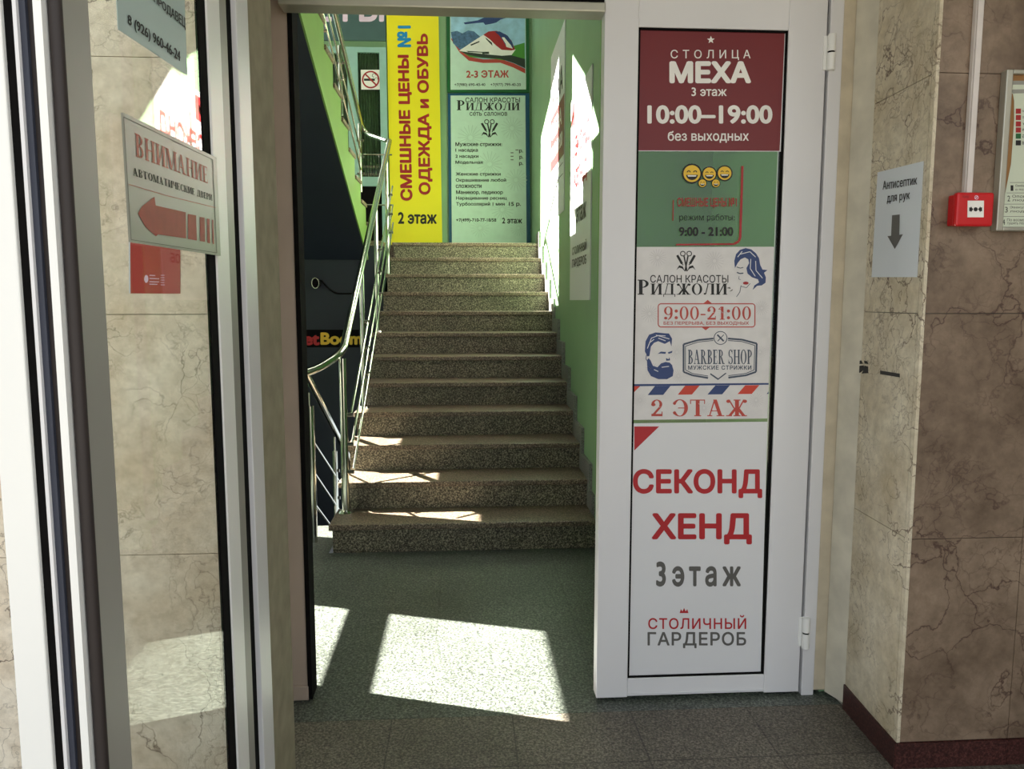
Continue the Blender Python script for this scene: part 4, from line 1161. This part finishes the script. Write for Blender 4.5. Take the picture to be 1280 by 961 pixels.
for s_, x0, x1, y0, y1 in (('Мужские стрижки:', 88, 355, 310, 338), ('1 насадка', 88, 217, 346, 368), ('2 насадки', 88, 220, 381, 403), ('Модельная', 88, 245, 415, 437), ('р.', 452, 476, 352, 374), ('р.', 454, 476, 388, 410), ('р.', 452, 476, 424, 446), ('Женские стрижки', 90, 347, 482, 506), ('Окрашивание любой', 90, 378, 516, 541), ('сложности', 90, 238, 552, 572), ('Маникюр, педикюр', 92, 360, 585, 612), ('Наращивание ресниц', 92, 382, 620, 643), ('Турбосолярий 1 мин', 92, 370, 652, 678), ('15 р.', 394, 463, 652, 680), ('+7(499)-710-77-18/58', 92, 322, 745, 770), ('2 этаж', 355, 470, 742, 775)):
    a, b = c8(x0, y0), c8(x1, y1)
    SYA.text(s_, (a[0], a[1], b[0], b[1]), 1.3, 'ink', t, 0.03)
SYA.polys([[c8(a, b), c8(a + 16, b), c8(a + 16, b + 5), c8(a, b + 5)] for a, b in ((404, 368), (404, 388), (404, 408), (432, 352))], 1.3, 'price_mark', 'ink_g', t)

# shop front of the mid landing: sign panel, glazed door with drapes
SS = Sheet(1, YB - 0.002, -1)
t = thing('shop_sign', 'dark teal sign with large pale pink letters over the landing door', 'sign', SS.at(440, 50))
SS.plate(((370, -30), (481.5, -30), (482.4, 51.8), (372, 51)), 0.03, 'panel', 'teal_dk', t)
SSF = Sheet(1, YB - 0.033, -1)
SSF.text('ЕТЫ', (394, -8, 480, 27.2), 1, 'pink_l', t, 0.03, 1.1)
d3 = sroot('door_3', SS.at(440, 300))
a, b = SS.at(398, 60), SS.at(483.2, 312)
def rx(px): return P(px, 150, 1, YB - 0.02).x
def rz(py): return P(450, py, 1, YB - 0.02).z
x0, x1, x2, x3 = rx(398), rx(449), rx(476), rx(484.5)
xm0, xm1 = rx(411.5), rx(436)
mb = MB()
for a, b in ((x0, xm0), (xm1, x1), (x2, x3)):
    mb.box(a, b, YB - 0.06, YB - 0.002, ZL, rz(60))
mb.box(xm0, xm1, YB - 0.058, YB - 0.002, rz(68), rz(60)).box(x1, x2, YB - 0.058, YB - 0.002, rz(66.5), rz(60))
mb.box(xm0, xm1, YB - 0.058, YB - 0.002, rz(233), rz(221.5)).box(x1, x2, YB - 0.058, YB - 0.002, rz(233), rz(221.5)).box(x0, x3, YB - 0.057, YB - 0.002, ZL, ZL + 0.06)
mb.build('door_frame', 'teal_fr', d3)
box('lower_panel', 'black', xm0, x2, YB - 0.03, YB - 0.003, ZL + 0.06, rz(233), d3)
mb = MB()
n = 26
for a, b in ((xm0, xm1), (x1, x2)):
    pts = [(a + (b - a) * i / n, YB - 0.02 + 0.012 * math.sin(i * 1.9)) for i in range(n + 1)]
    vs_ = [(x, y, z) for x, y in pts for z in (rz(221.5), rz(66.5))]
    mb.add(vs_, [(2 * i, 2 * i + 1, 2 * i + 3, 2 * i + 2) for i in range(n)])
mb.build('drape', 'curtain', d3)
box('glass_pane', 'glass_r', x1, x2, YB - 0.045, YB - 0.04, rz(221.5), rz(66.5), d3)
SN = Sheet(1, YB - 0.0465, -1)
t = thing('no_smoking_sign', 'square white no smoking sticker on the glazed landing door', 'sign', SN.at(463, 112))
SN.plate(((451, 87.2), (475.4, 87.2), (475.8, 112), (451.6, 112)), 0.002, 'plate', 'smoke_w', t)
SNF = Sheet(1, YB - 0.0485, -1)
SNF.polys([line(455, 99.6, 468.6, 99.6, 2.8)], 0.6, 'cigarette', 'ink', t)
SNF.polys(ringpx(467.6, 94.2, 2.6, 0.7, 90, 360, 10) + ringpx(470.6, 98.4, 1.8, 0.6, 180, 420, 8), 0.6, 'smoke_curl', 'ink_g', t)
SNF.polys(ringpx(463.4, 99.5, 11, 1.9, 0, 360, 32) + [line(456, 92, 471, 107, 1.9)], 1.2, 'prohibition_ring', 'red_dk', t)

# letters and camera on the dark wall under the landing
SK = Sheet(1, 7.648, -1)
t = thing('letter_sign', 'red and yellow letters on the dark navy wall under the landing', 'sign', SK.at(412, 432))
SK.plate(((365, 412), (449, 412), (449, 434), (365, 434)), 0.004, 'sign_board', 'black', t)
SKF = Sheet(1, 7.644, -1)
SKF.text('et', (379.6, 418.4, 399.6, 431.6), 1, 'red', t, 0.045)
SKF.text('Boom', (400.6, 415.4, 453, 431), 1, 'smile', t, 0.045)
k0 = SK.at(395.5, 354)
t = thing('security_camera', 'small dark round camera with pale ring high on the navy wall', 'camera', k0)
MB().tube([k0, k0 + Vector((0, -0.05, 0))], [0.05, 0.045], 20).build('camera_base', 'black', t, True)
mb = MB()
for i in range(20):
    a, b = 2 * PI * i / 20, 2 * PI * (i + 1) / 20
    mb.tube([k0 + Vector((math.cos(a) * .034, -.056, math.sin(a) * .05)), k0 + Vector((math.cos(b) * .034, -.056, math.sin(b) * .05))], 0.006, 6)
mb.build('lens_ring', 'steel', t, True)
MB().tube(bend([k0 + Vector((0.05, -0.01, 0.03)), SK.at(410, 360) + Vector((0, -.01, 0)), SK.at(420, 367) + Vector((0, -.01, 0)), SK.at(446, 367) + Vector((0, -.01, 0))], 6), 0.008, 8).build('cable', 'black', t, True)

# fill lamps added out of view to brighten the stairwell
def fill_lamp(x, y, z, e, label):
    t = thing('fill_lamp', label, 'lamp', (x, y, z))
    MB().box(x - 0.6, x + 0.6, y - 0.08, y + 0.08, z - 0.05, z).build('housing', 'white', t, False, 0.01)
    la = bpy.data.lights.new('fill_light', 'AREA')
    la.shape = 'RECTANGLE'
    la.size, la.size_y = 1.15, 0.14
    la.energy = e
    la.color = (1.0, 0.97, 0.9)
    lo = bpy.data.objects.new('fill_light', la)
    C.objects.link(lo)
    lo.location = (0, 0, -0.06)
    lo.parent = t
fill_lamp(-0.1, 7.9, CEIL, FILL, 'added fill lamp in a white housing over the mid landing')
fill_lamp(0.3, 3.6, CEIL, FILL * 0.6, 'added fill lamp in a white housing over the entrance landing')
